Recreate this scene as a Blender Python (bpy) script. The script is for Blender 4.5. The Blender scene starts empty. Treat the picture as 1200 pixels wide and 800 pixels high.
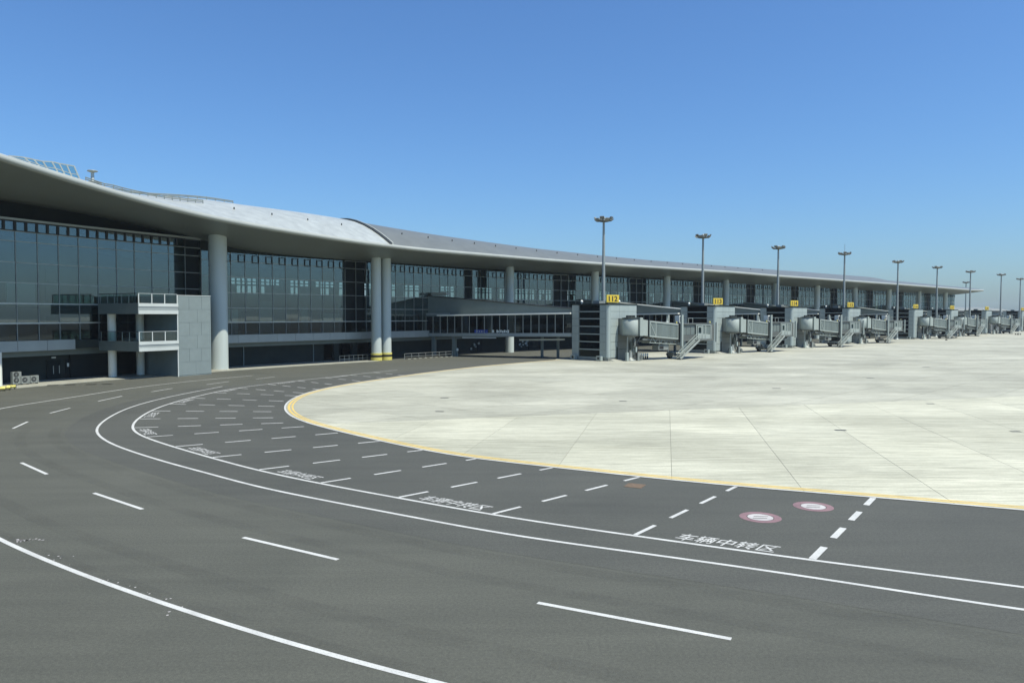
import bpy, bmesh, math, random
from mathutils import Vector, Matrix
random.seed(7)
S = bpy.context.scene
COL = S.collection

# ------------------------------------------------------------------ camera, sky, sun, exposure
CAM_H, F, HOR = 8.0, 867.0, 369.0          # eye height (m), focal length and horizon of the 1200x800 photograph (px)
PITCH = math.atan((400 - HOR) / F)
cam_d = bpy.data.cameras.new('camera')
cam = bpy.data.objects.new('camera', cam_d); COL.objects.link(cam)
cam_d.sensor_width = 36.0; cam_d.lens = F / 1200 * 36.0
cam_d.clip_start = 0.1; cam_d.clip_end = 20000
cam.location = (0, 0, CAM_H); cam.rotation_euler = (math.pi / 2 - PITCH, 0, 0)
S.camera = cam

SUN_DIR = Vector((0.86, -0.51, 0)).normalized()
SUN_EL = math.radians(62)
to_sun = Vector((SUN_DIR.x * math.cos(SUN_EL), SUN_DIR.y * math.cos(SUN_EL), math.sin(SUN_EL)))
w = bpy.data.worlds.new('World'); S.world = w; w.use_nodes = True
nt = w.node_tree
sky = nt.nodes.new('ShaderNodeTexSky'); sky.sky_type = 'NISHITA'; sky.sun_disc = False
sky.sun_elevation = SUN_EL; sky.sun_rotation = math.atan2(SUN_DIR.x, SUN_DIR.y)
sky.air_density = 1.2; sky.dust_density = 1.0; sky.ozone_density = 10.0; sky.altitude = 0
bg = nt.nodes['Background']; bg.inputs['Strength'].default_value = 0.108
tint = nt.nodes.new('ShaderNodeMix'); tint.data_type = 'RGBA'; tint.blend_type = 'MULTIPLY'; tint.inputs[0].default_value = 1.0
tint.inputs[7].default_value = (.785, .966, 1.105, 1); nt.links.new(sky.outputs[0], tint.inputs[6])
nt.links.new(tint.outputs[2], bg.inputs['Color'])
sl = bpy.data.lights.new('sun', 'SUN'); sl.energy = 5.0; sl.angle = math.radians(0.53); sl.color = (1.0, 0.965, 0.86)
so = bpy.data.objects.new('sun', sl); COL.objects.link(so)
so.rotation_euler = to_sun.to_track_quat('Z', 'Y').to_euler(); so.location = (60, -40, 120)
S.view_settings.view_transform = 'Standard'; S.view_settings.look = 'None'
S.view_settings.gamma = 1.0; S.view_settings.exposure = 0.34; S.view_settings.use_curve_mapping = False

# ------------------------------------------------------------------ materials
def _n(t, k, **kw):
    n = t.nodes.new(k)
    for a, b in kw.items(): setattr(n, a, b)
    return n
def ramp(t, src, p0, c0, p1, c1):
    r = _n(t, 'ShaderNodeValToRGB'); e = r.color_ramp.elements
    e[0].position = p0; e[0].color = (*c0, 1); e[1].position = p1; e[1].color = (*c1, 1)
    t.links.new(src, r.inputs[0]); return r.outputs[0]
def noise(t, vec, scale, detail=4, rough=.55, dist=0):
    n = _n(t, 'ShaderNodeTexNoise'); n.inputs['Scale'].default_value = scale; n.inputs['Detail'].default_value = detail
    n.inputs['Roughness'].default_value = rough; n.inputs['Distortion'].default_value = dist
    if vec is not None: t.links.new(vec, n.inputs['Vector'])
    return n.outputs['Fac']
def mult(t, a, b, fac=1.0, mode='MULTIPLY'):
    m = _n(t, 'ShaderNodeMix', data_type='RGBA', blend_type=mode); m.inputs[0].default_value = fac
    t.links.new(a, m.inputs[6]); t.links.new(b, m.inputs[7]); return m.outputs[2]
def mapping(t, scale=(1, 1, 1), rot=0.0, loc=(0, 0, 0)):
    g = _n(t, 'ShaderNodeNewGeometry'); m = _n(t, 'ShaderNodeMapping')
    m.inputs['Scale'].default_value = scale; m.inputs['Rotation'].default_value = (0, 0, rot); m.inputs['Location'].default_value = loc
    t.links.new(g.outputs['Position'], m.inputs['Vector']); return m.outputs[0]
def mat(name, col, rough=.6, metal=0.0, var=.12, scale=1.5, bump=0.0, bscale=40, streak=False, spec=.5):
    m = bpy.data.materials.new(name); m.use_nodes = True; t = m.node_tree; b = t.nodes['Principled BSDF']
    v = mapping(t, (1, 1, .15) if streak else (1, 1, 1))
    f = noise(t, v, scale, 5, .6)
    if max(col) - min(col) < .07: col = (col[0] * 1.02, col[1] * 1.02, col[2] * .92)
    lo = tuple(c * (1 - var) for c in col); hi = tuple(min(1, c * (1 + var)) for c in col)
    c = ramp(t, f, .3, lo, .7, hi)
    t.links.new(c, b.inputs['Base Color'])
    b.inputs['Roughness'].default_value = rough; b.inputs['Metallic'].default_value = metal
    b.inputs['Specular IOR Level'].default_value = spec
    if bump:
        bn = _n(t, 'ShaderNodeBump'); bn.inputs['Strength'].default_value = bump; bn.inputs['Distance'].default_value = .02
        t.links.new(noise(t, v, bscale, 4), bn.inputs['Height']); t.links.new(bn.outputs[0], b.inputs['Normal'])
    return m
def glass_mat(name, trans, refl, r0=.08, rough=.012):
    """tinted pane: clear transmission plus a mirror share that grows at grazing angles, the same from both sides"""
    m = bpy.data.materials.new(name); m.use_nodes = True; t = m.node_tree
    for n in list(t.nodes): t.nodes.remove(n)
    out = _n(t, 'ShaderNodeOutputMaterial'); mx = _n(t, 'ShaderNodeMixShader')
    tr = _n(t, 'ShaderNodeBsdfTransparent'); tr.inputs[0].default_value = (*trans, 1)
    gl = _n(t, 'ShaderNodeBsdfGlossy'); gl.inputs[0].default_value = (*refl, 1); gl.inputs['Roughness'].default_value = rough
    g = _n(t, 'ShaderNodeNewGeometry'); d = _n(t, 'ShaderNodeVectorMath', operation='DOT_PRODUCT')
    t.links.new(g.outputs['Normal'], d.inputs[0]); t.links.new(g.outputs['Incoming'], d.inputs[1])
    def mth(op, a, b=None):
        n = _n(t, 'ShaderNodeMath', operation=op)
        for k, v in enumerate((a, b)):
            if v is None: continue
            if isinstance(v, (int, float)): n.inputs[k].default_value = v
            else: t.links.new(v, n.inputs[k])
        return n.outputs[0]
    p = mth('POWER', mth('SUBTRACT', 1.0, mth('ABSOLUTE', d.outputs['Value'])), 5.0)
    t.links.new(mth('ADD', mth('MULTIPLY', p, 1 - r0), r0), mx.inputs[0])
    t.links.new(tr.outputs[0], mx.inputs[1]); t.links.new(gl.outputs[0], mx.inputs[2]); t.links.new(mx.outputs[0], out.inputs[0])
    return m
def asphalt_mat(name, col, seed=0.0):
    m = bpy.data.materials.new(name); m.use_nodes = True; t = m.node_tree; b = t.nodes['Principled BSDF']
    v = mapping(t, (1, 1, 1), loc=(seed, seed, 0))
    big = ramp(t, noise(t, v, .09, 5, .6, .6), .32, (.86, .87, .85), .7, (1.10, 1.10, 1.08))
    mid = ramp(t, noise(t, mapping(t, (.06, .9, 1), .35), 1.0, 6, .68), .3, (.88, .88, .88), .7, (1.10, 1.10, 1.10))
    fine = ramp(t, noise(t, v, 55, 2, .8), .28, (.50, .50, .50), .74, (1.6, 1.6, 1.56))
    speck = ramp(t, noise(t, v, 11, 6, .9), .34, (.62, .62, .62), .68, (1.38, 1.38, 1.36))
    rgb = _n(t, 'ShaderNodeRGB'); rgb.outputs[0].default_value = (*col, 1)
    c = mult(t, mult(t, mult(t, mult(t, rgb.outputs[0], big), mid), fine), speck)
    t.links.new(c, b.inputs['Base Color']); b.inputs['Roughness'].default_value = .82
    bn = _n(t, 'ShaderNodeBump'); bn.inputs['Strength'].default_value = .35; bn.inputs['Distance'].default_value = .01
    t.links.new(noise(t, v, 60, 2), bn.inputs['Height']); t.links.new(bn.outputs[0], b.inputs['Normal'])
    return m
def concrete_mat(name, col, ang, joints, pitch=5.85, streakdir=None, off=(0, 0)):
    """pale slab concrete: tint per slab, worn streaks across it; with joints=True the joints far off are drawn here too"""
    m = bpy.data.materials.new(name); m.use_nodes = True; t = m.node_tree; b = t.nodes['Principled BSDF']
    v0 = mapping(t)
    sd = ang if streakdir is None else streakdir
    s1 = ramp(t, noise(t, mapping(t, (.012, .16, 1), -sd), 1.0, 4, .55, .3), .36, (.86, .86, .845), .64, (1.06, 1.06, 1.06))
    s2 = ramp(t, noise(t, mapping(t, (.16, 2.6, 1), -ang), 1.0, 7, .74, .25), .36, (.80, .80, .78), .60, (1.09, 1.09, 1.09))
    s5 = ramp(t, noise(t, mapping(t, (.5, 4.5, 1), -ang + .42), 1.0, 6, .78, .2), .38, (.82, .82, .81), .58, (1.08, 1.08, 1.07))
    s3 = ramp(t, noise(t, v0, .07, 5, .6, .8), .36, (.86, .86, .84), .64, (1.09, 1.09, 1.08))
    s4 = ramp(t, noise(t, v0, 11, 5, .8), .3, (.86, .86, .86), .7, (1.12, 1.12, 1.12))
    rgb = _n(t, 'ShaderNodeRGB'); rgb.outputs[0].default_value = (*col, 1)
    c = mult(t, mult(t, mult(t, mult(t, mult(t, rgb.outputs[0], s1), s2), s3), s4), s5)
    # pale crusts of salt here and there
    e_ = ramp(t, noise(t, mapping(t, (.35, 1.6, 1), -ang), 1.0, 7, .8, .6), .60, (0, 0, 0), .76, (.045, .045, .04))
    c = mult(t, c, e_, 1.0, 'ADD')
    # tint per slab cell
    mp = mapping(t, (1 / pitch, 1 / (pitch * 1.0), 1), -ang, (-off[0] / pitch, -off[1] / pitch, 0))
    fl = _n(t, 'ShaderNodeVectorMath', operation='FLOOR'); t.links.new(mp, fl.inputs[0])
    sx = _n(t, 'ShaderNodeSeparateXYZ'); t.links.new(fl.outputs[0], sx.inputs[0])
    cx = _n(t, 'ShaderNodeCombineXYZ'); t.links.new(sx.outputs[0], cx.inputs[0]); t.links.new(sx.outputs[1], cx.inputs[1])
    wn = _n(t, 'ShaderNodeTexWhiteNoise'); t.links.new(cx.outputs[0], wn.inputs['Vector'])
    c = mult(t, c, ramp(t, wn.outputs['Value'], 0, (.92, .925, .92), 1, (1.05, 1.05, 1.04)))
    if joints:
        fr = _n(t, 'ShaderNodeVectorMath', operation='FRACTION'); t.links.new(mp, fr.inputs[0])
        s = _n(t, 'ShaderNodeSeparateXYZ'); t.links.new(fr.outputs[0], s.inputs[0])
        for k in (0, 1):
            l = _n(t, 'ShaderNodeMath', operation='LESS_THAN'); l.inputs[1].default_value = .012
            t.links.new(s.outputs[k], l.inputs[0])
            c = mult(t, c, ramp(t, l.outputs[0], 0, (1, 1, 1), 1, (.62, .62, .6)))
    t.links.new(c, b.inputs['Base Color']); b.inputs['Roughness'].default_value = .8
    bn = _n(t, 'ShaderNodeBump'); bn.inputs['Strength'].default_value = .12; bn.inputs['Distance'].default_value = .01
    t.links.new(noise(t, v0, 30, 3), bn.inputs['Height']); t.links.new(bn.outputs[0], b.inputs['Normal'])
    return m
def paint_mat(name, col, wear=.25):
    m = bpy.data.materials.new(name); m.use_nodes = True; t = m.node_tree; b = t.nodes['Principled BSDF']
    v = mapping(t)
    a = ramp(t, noise(t, v, 22, 4, .75), .30, tuple(c * (1 - wear) for c in col), .5, col)
    a = mult(t, a, ramp(t, noise(t, v, .9, 4, .6), .3, (.82, .82, .82), .65, (1.05, 1.05, 1.05)))
    t.links.new(a, b.inputs['Base Color']); b.inputs['Roughness'].default_value = .65
    return m

M = dict(
    ground=mat('ground_earth', (.30, .30, .26), .9, var=.2, scale=.02),
    asphalt=asphalt_mat('asphalt', (.0705, .0725, .059)),
    asphalt2=asphalt_mat('asphalt_bays', (.0625, .0645, .0550), 31.0),
    strip=mat('pavement_concrete', (.26, .26, .235), .85, var=.2, scale=.6, bump=.1),
    joint=mat('joint_sealant', (.15, .15, .135), .9),
    white=paint_mat('white_road_paint', (.52, .525, .49), .38),
    yellow=paint_mat('yellow_road_paint', (.62, .45, .13), .3),
    red=paint_mat('faded_red_paint', (.23, .14, .143), .45),
    white2=paint_mat('faded_white_paint', (.46, .44, .42), .4),
    patch=mat('rusty_cover', (.13, .090, .055), .8, var=.3, scale=6),
    iron=mat('cast_iron', (.06, .06, .058), .6, .4, var=.2, scale=5),
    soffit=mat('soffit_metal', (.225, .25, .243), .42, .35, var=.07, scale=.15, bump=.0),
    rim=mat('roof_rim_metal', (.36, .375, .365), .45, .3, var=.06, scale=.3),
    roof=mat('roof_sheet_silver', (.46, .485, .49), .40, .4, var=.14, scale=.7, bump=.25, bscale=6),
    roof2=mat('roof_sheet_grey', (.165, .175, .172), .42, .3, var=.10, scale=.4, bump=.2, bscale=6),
    trim_dark=mat('dark_trim', (.028, .033, .036), .5, .2),
    col=mat('column_paint', (.45, .50, .505), .5, var=.06, scale=.6, streak=True),
    colw=mat('white_column_paint', (.68, .69, .67), .5, var=.05, scale=.6, streak=True),
    frame=mat('mullion_grey', (.20, .225, .235), .45, .3),
    transom=mat('transom_grey', (.33, .36, .36), .5, .2),
    line=mat('pale_aluminium', (.42, .45, .46), .4, .4),
    fascia=mat('fascia_panel', (.30, .33, .345), .45, .2, var=.07, scale=.5),
    fascia_l=mat('fascia_panel_light', (.50, .53, .54), .5, .1, var=.06, scale=.5),
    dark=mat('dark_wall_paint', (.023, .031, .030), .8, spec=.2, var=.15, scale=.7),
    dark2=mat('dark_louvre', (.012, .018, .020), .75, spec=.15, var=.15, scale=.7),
    inner=mat('interior_grey', (.19, .225, .23), .8, var=.15, scale=.3),
    innerd=mat('interior_dark', (.055, .066, .07), .8, var=.2, scale=.3),
    greywall=mat('grey_stucco', (.175, .215, .230), .75, var=.06, scale=1.2, bump=.15, bscale=8),
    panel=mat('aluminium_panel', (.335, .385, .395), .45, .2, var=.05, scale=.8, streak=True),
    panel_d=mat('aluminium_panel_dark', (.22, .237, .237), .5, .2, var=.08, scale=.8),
    wedge=mat('grey_standing_seam', (.145, .182, .192), .5, .25, var=.08, scale=.6),
    metal=mat('galvanised_metal', (.40, .42, .42), .42, .5, var=.1, scale=2),
    bridge=mat('bridge_paint', (.295, .335, .335), .65, .05, var=.06, scale=1, streak=True),
    bridge_d=mat('bridge_paint_grey', (.12, .13, .13), .5, .2, var=.1, scale=2),
    rubber=mat('rubber', (.022, .022, .022), .85),
    signy=mat('sign_yellow', (.56, .41, .03), .5, var=.03),
    black=mat('black_paint', (.015, .015, .015), .6),
    whitep=mat('white_enamel', (.72, .73, .72), .4, var=.04),
    yellowp=mat('yellow_enamel', (.56, .50, .12), .5, var=.08, scale=3),
    blue=mat('blue_sign', (.03, .06, .30), .4),
    mast=mat('mast_steel', (.26, .29, .305), .5, .3, var=.06, scale=.5),
    lamp=mat('floodlight_housing', (.13, .14, .14), .45, .4),
    lampg=mat('floodlight_glass', (.22, .23, .235), .15, .2),
    far=mat('distant_wall', (.17, .19, .20), .7, var=.05, scale=.02),
    fard=mat('distant_glass', (.13, .17, .20), .4, var=.1, scale=.05),
    glass=glass_mat('curtain_glass', (.58, .66, .65), (.80, .92, .97), .13),
    glassd=glass_mat('dark_glass', (.42, .5, .52), (.75, .85, .9), .05),
    glassr=glass_mat('railing_glass', (.74, .84, .82), (.9, .95, .95), .05),
    glassb=mat('bridge_pane', (.125, .155, .162), .12, var=.18, scale=.8, streak=True),
)
APR_ANG = math.atan2(-.20, .98)
M['apron_far'] = concrete_mat('apron_concrete', (.38, .377, .31), math.radians(45), True, streakdir=math.radians(43))

# ------------------------------------------------------------------ mesh helpers
class MB:
    def __init__(s): s.v = []; s.f = []; s.sm = []; s.mi = []; s.cur = 0
    def add(s, vs, fs, smooth=False):
        o = len(s.v); s.v += [tuple(v) for v in vs]
        for f in fs: s.f.append(tuple(o + i for i in f)); s.sm.append(smooth); s.mi.append(s.cur)
        return s
    def box(s, x0, x1, y0, y1, z0, z1, fr=None):
        vs = [(x, y, z) for z in (z0, z1) for x, y in ((x0, y0), (x1, y0), (x1, y1), (x0, y1))]
        if fr: vs = [fr(*v) for v in vs]
        return s.add(vs, [(3, 2, 1, 0), (4, 5, 6, 7), (0, 1, 5, 4), (1, 2, 6, 5), (2, 3, 7, 6), (3, 0, 4, 7)])
    def hexa(s, b, t):      # bottom loop, top loop (same length)
        n = len(b)
        return s.add(list(b) + list(t), [tuple(range(n))[::-1], tuple(range(n, 2 * n))] + [(i, (i + 1) % n, n + (i + 1) % n, n + i) for i in range(n)])
    def tube(s, p0, p1, r0, r1=None, n=8, caps=True):
        r1 = r0 if r1 is None else r1
        p0 = Vector(p0); p1 = Vector(p1); d = (p1 - p0).normalized()
        a = d.orthogonal().normalized()
        if abs(d.z) > .999: a = Vector((1, 0, 0))
        b = d.cross(a)
        vs = []
        for p, r in ((p0, r0), (p1, r1)):
            for i in range(n):
                t = 2 * math.pi * i / n; vs.append(p + (a * math.cos(t) + b * math.sin(t)) * r)
        s.add(vs, [(i, (i + 1) % n, n + (i + 1) % n, n + i) for i in range(n)], True)
        if caps: s.add(vs, [tuple(range(n))[::-1], tuple(range(n, 2 * n))])
        return s
    def bar(s, p0, p1, wd, ht=None):   # square bar between two points
        ht = wd if ht is None else ht
        p0 = Vector(p0); p1 = Vector(p1); d = (p1 - p0).normalized()
        up = Vector((0, 0, 1)) if abs(d.z) < .99 else Vector((1, 0, 0))
        a = d.cross(up).normalized() * wd / 2; b = a.cross(d).normalized() * ht / 2
        q = [-a - b, a - b, a + b, -a + b]
        return s.hexa([p0 + k for k in q], [p1 + k for k in q])
    def lathe(s, prof, n=24, c=(0, 0)):
        vs = []
        for r, z in prof:
            for i in range(n):
                t = 2 * math.pi * i / n; vs.append((c[0] + r * math.cos(t), c[1] + r * math.sin(t), z))
        fs = []
        for k in range(len(prof) - 1):
            fs += [(k * n + i, k * n + (i + 1) % n, (k + 1) * n + (i + 1) % n, (k + 1) * n + i) for i in range(n)]
        s.add(vs, fs, True)
        m = len(prof) - 1
        s.add(vs, [tuple(range(n))[::-1], tuple(m * n + i for i in range(n))])
        return s
    def flat(s, poly, z): return s.add([(p[0], p[1], z) for p in poly], [tuple(range(len(poly)))])
    def prism(s, poly, z0, z1): return s.hexa([(p[0], p[1], z0) for p in poly], [(p[0], p[1], z1) for p in poly])
    def mesh(s, name, mats):
        me = bpy.data.meshes.new(name); me.from_pydata(s.v, [], s.f); me.update()
        for m in (mats if isinstance(mats, (list, tuple)) else [mats]): me.materials.append(m)
        me.polygons.foreach_set('use_smooth', s.sm); me.polygons.foreach_set('material_index', s.mi)
        return me
def link(name, data, parent=None):
    o = bpy.data.objects.new(name, data); COL.objects.link(o)
    if parent is not None: o.parent = parent
    return o
def part(name, mb, m, parent=None, kind=None, label=None):
    o = link(name, mb.mesh(name, m) if isinstance(mb, MB) else mb, parent)
    if kind: o['kind'] = kind
    if label: o['label'] = label
    return o
def tag(o, label, cat, group=None):
    o['label'] = label; o['category'] = cat
    if group: o['group'] = group
    return o
def thing(name, label, cat, loc=(0, 0, 0), rz=0.0, group=None):
    o = link(name, None); o.location = loc; o.rotation_euler = (0, 0, rz); o.empty_display_size = .5
    return tag(o, label, cat, group)
def copy_tree(root, label=None, loc=None, rz=None):
    r = root.copy(); COL.objects.link(r)
    if label: r['label'] = label
    if loc is not None: r.location = loc
    if rz is not None: r.rotation_euler = (0, 0, rz)
    for ch in list(root.children):
        c = ch.copy(); COL.objects.link(c); c.parent = r
        for g in list(ch.children):
            d = g.copy(); COL.objects.link(d); d.parent = c
    return r

# ------------------------------------------------------------------ measuring: photograph pixel <-> place
cp, sp = math.cos(PITCH), math.sin(PITCH)
def gp(x, y, z=0.0):           # the point at height z seen at pixel (x, y)
    dx, dz, dy = (x - 600) / F, (400 - y) / F, 1.0
    d = Vector((dx, dy * cp + dz * sp, -dy * sp + dz * cp))
    k = (z - CAM_H) / d.z
    return Vector((d.x * k, d.y * k))
def pxx(p): # pixel column of a place (height hardly matters)
    return 600 + F * p[0] / (p[1] * cp + (CAM_H - 8) * 0 + 0.0)
def zat(p, y):  # height over place p seen at pixel row y
    dz, dy = (400 - y) / F, 1.0
    return CAM_H + p[1] * (-dy * sp + dz * cp) / (dy * cp + dz * sp)
def lut(tab, x):
    if x <= tab[0][0]: return tab[0][1]
    for (a, b), (c, d) in zip(tab, tab[1:]):
        if x <= c: return b + (d - b) * (x - a) / (c - a)
    return tab[-1][1]
def resample(pts, step):
    out = [Vector(pts[0])]; acc = 0.0
    for a, b in zip(pts, pts[1:]):
        a = Vector(a); b = Vector(b); L = (b - a).length
        if L < 1e-9: continue
        t = step - acc
        while t <= L: out.append(a + (b - a) * (t / L)); t += step
        acc = (acc + L) % step if False else L - (t - step)
    return out
def catmull(pts, n=24):
    P = [Vector(p) for p in pts]; P = [P[0] * 2 - P[1]] + P + [P[-1] * 2 - P[-2]]; out = []
    for i in range(1, len(P) - 2):
        a, b, c, d = P[i - 1:i + 3]
        for k in range(n):
            t = k / n
            out.append(.5 * ((2 * b) + (c - a) * t + (2 * a - 5 * b + 4 * c - d) * t * t + (3 * b - a - 3 * c + d) * t ** 3))
    out.append(P[-2]); return out
def gauss(vals, sig):
    r = int(sig * 3); ker = [math.exp(-.5 * (i / sig) ** 2) for i in range(-r, r + 1)]; n = len(vals); out = []
    for i in range(n):
        acc = None; wsum = 0
        for j, k in enumerate(ker):
            q = i + j - r
            if q < 0: v = vals[0] * 2 - vals[min(n - 1, -q)]
            elif q >= n: v = vals[-1] * 2 - vals[max(0, 2 * (n - 1) - q)]
            else: v = vals[q]
            acc = v * k if acc is None else acc + v * k; wsum += k
        out.append(acc / wsum)
    return out
class Curve:
    def __init__(s, pts, step=1.0, sig=4.0, smooth=True):
        p = resample(catmull(pts) if smooth else pts, step); s.p = gauss(p, sig) if sig else p; s.step = step
        s.L = [0.0]
        for a, b in zip(s.p, s.p[1:]): s.L.append(s.L[-1] + (b - a).length)
        s.len = s.L[-1]
    def at(s, u):
        u = max(0.0, min(s.len - 1e-6, u)); i = min(len(s.p) - 2, int(u / s.len * (len(s.p) - 1)))
        while i > 0 and s.L[i] > u: i -= 1
        while i < len(s.p) - 2 and s.L[i + 1] < u: i += 1
        k = (u - s.L[i]) / max(1e-9, s.L[i + 1] - s.L[i]); return s.p[i] + (s.p[i + 1] - s.p[i]) * k
    def tan(s, u): return (s.at(u + .6) - s.at(u - .6)).normalized()
    def nor(s, u): t = s.tan(u); return Vector((t.y, -t.x))     # right-hand side
    def near(s, q):
        i = min(range(len(s.p)), key=lambda k: (s.p[k] - q).length_squared); return s.L[i]
def ribbon(mb, c, off, wd, z, u0=None, u1=None, step=1.0):
    u0 = 0 if u0 is None else u0; u1 = c.len if u1 is None else u1
    n = max(1, int((u1 - u0) / step)); vs = []; fs = []
    for i in range(n + 1):
        u = u0 + (u1 - u0) * i / n; p = c.at(u); q = c.nor(u)
        for k in (off - wd / 2, off + wd / 2): vs.append((p.x + q.x * k, p.y + q.y * k, z))
    fs = [(2 * i, 2 * i + 2, 2 * i + 3, 2 * i + 1) for i in range(n)]
    return mb.add(vs, [f[::-1] for f in fs])

# ------------------------------------------------------------------ ground, road, apron
part('ground', MB().flat([(-1490, -310), (1490, -310), (1490, 2490), (-1490, 2490)], -.06), M['ground'], kind='structure')

lineA = Curve([gp(*p) for p in ((640, 832), (500, 798), (417, 776.7), (333, 754), (250, 727.5), (187.5, 706), (125, 685), (62.5, 660), (0, 634))]
              + [Vector((-27, 33.5)), Vector((-35, 42)), Vector((-41, 52.5))]
              + [gp(*p) for p in ((0, 477.5), (50, 471), (100, 463), (150, 455), (200, 449), (250, 444), (300, 439.7))], 1.0, 3.5)
ptsB = [(1420, 744), (1200, 715), (900, 668.5), (600, 627.2), (500, 608.7), (400, 590), (300, 570), (250, 556), (200, 543), (150, 527.5), (125, 517.5), (112.5, 507.5),
        (111.5, 504), (117.5, 496), (130, 487.5), (150, 478), (175, 470.5), (200, 464.5), (225, 459.5), (262, 452.5)]
lineB = Curve([gp(*p) for p in ptsB], 1.0, 2.0)
ptsC = [(1420, 718), (1200, 687.5), (960, 657.5), (750, 628.5), (600, 606.8), (465, 583), (370, 565.5), (300, 550.5), (250, 537), (200, 522.5), (170, 512.5), (156.5, 506),
        (154, 500), (159, 492.5), (175, 482), (195, 474), (225, 465.5), (250, 460), (267, 456), (313, 450), (367, 444), (433, 436.7), (470, 433.2)]
lineC = Curve([gp(*p) for p in ptsC], 1.0, 2.0)
ptsE = [(1500, 622), (1200, 598), (1030, 583), (900, 573), (752, 559), (640, 546.5), (545, 536), (480, 524), (410, 508.5), (365, 497), (343, 489), (333.5, 480),
        (336, 472), (347, 465), (362, 459.5), (385, 454), (410, 449.5), (440, 445), (500, 436.5), (560, 429.5), (610, 425), (655, 421.5)]
edge = Curve([gp(*p) for p in ptsE], 1.0, 2.2)

road = part('road', MB().flat([(-260, -120), (330, -120), (330, 60), (600, 700), (-260, 700)], 0.0), M['asphalt'], kind='structure')
# newer, darker asphalt of the bays, a sheet on the road
outer = [lineB.at(u) - lineB.nor(u) * 1.9 for u in [i * 1.5 for i in range(int(lineB.len / 1.5))]]
outer = [p for p in outer if p.y < 96]
inner_e = [edge.at(u) for u in [i * 1.5 for i in range(int(edge.len / 1.5))]]
inner_e = [edge.at(u) + edge.nor(u) * (.5 if edge.nor(40).dot(Vector((10, 70)) - edge.at(40)) > 0 else -.5) for u in [i * 1.5 for i in range(int(edge.len / 1.5))]]
mb = MB().flat([tuple(p) for p in outer] + [tuple(p) for p in inner_e[::-1]], .004)
part('bay_asphalt', mb, M['asphalt2'], road)

# apron: a bed, the slabs one can tell apart near by, and the far field
dP = Vector((.707, .707)); oP = Vector((.707, -.707))
O112 = Vector((16.7, 127.6))
back = O112 - oP * 12
ed = [edge.at(u) for u in [i * 1.0 for i in range(int(edge.len) + 1)]]
apr_poly = [tuple(p) for p in ed] + [tuple(back)] + [tuple(back + dP * 420), (700, 380), (700, -40), (120, -40)]
def clip(poly, a, b, c):     # keep a*x + b*y >= c
    out = []
    for i, p in enumerate(poly):
        q = poly[(i + 1) % len(poly)]; fp = a * p[0] + b * p[1] - c; fq = a * q[0] + b * q[1] - c
        if fp >= 0: out.append(p)
        if (fp > 0) != (fq > 0) and abs(fp - fq) > 1e-12 and fp != 0:
            k = fp / (fp - fq); out.append((p[0] + (q[0] - p[0]) * k, p[1] + (q[1] - p[1]) * k))
    return out
def area(poly): return .5 * sum(poly[i][0] * poly[(i + 1) % len(poly)][1] - poly[(i + 1) % len(poly)][0] * poly[i][1] for i in range(len(poly)))
if area(apr_poly) < 0: apr_poly = apr_poly[::-1]
apron = part('apron', MB().flat(apr_poly, .010), M['joint'], kind='structure')
s0, s1 = gp(455, 494), gp(767, 481.5)
sdv = (s1 - s0).normalized(); sn = Vector((-sdv.y, sdv.x)); sc = sn.dot(s0)      # seam between the two slab fields; sn points away
ax = Vector((.205, .979)).normalized(); bx = Vector((ax.y, -ax.x))
j0 = bx.dot(gp(786, 520)); PW = 5.85
M['slab'] = concrete_mat('slab_concrete', (.445, .44, .352), math.atan2(bx.y, bx.x), False, PW, None, (j0, 28.0))
near = clip(apr_poly, -sn.x, -sn.y, -sc)
def clean(poly):
    out = []
    for p in poly:
        if not out or (Vector(p) - Vector(out[-1])).length > .02: out.append(p)
    if len(out) > 2 and (Vector(out[0]) - Vector(out[-1])).length < .02: out.pop()
    return out
cnt = 0
for i in range(-5, 16):
    strip = clip(clip(near, bx.x, bx.y, j0 + i * PW + .012), -bx.x, -bx.y, -(j0 + (i + 1) * PW - .012))
    if len(strip) < 3: continue
    for k in range(-4, 12):
        a0 = 28.0 + k * PW + (.0)
        cell = clean(clip(clip(strip, ax.x, ax.y, a0 + .008), -ax.x, -ax.y, -(a0 + PW - .008)))
        if len(cell) < 3 or abs(area(cell)) < .15: continue
        if max(p[1] for p in cell) < 12 or min(p[0] for p in cell) > 75: continue
        cnt += 1
        part('concrete_slab', MB().prism(cell, .0101, .024 + random.uniform(-.002, .002)), M['slab'], apron)
far_poly = clip(apr_poly, sn.x, sn.y, sc + .02)
# cut the far field along its two main changes of tone (bands laid at different times)
part('slab_field', MB().prism(far_poly, .0102, .024), M['apron_far'], apron)

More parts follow.
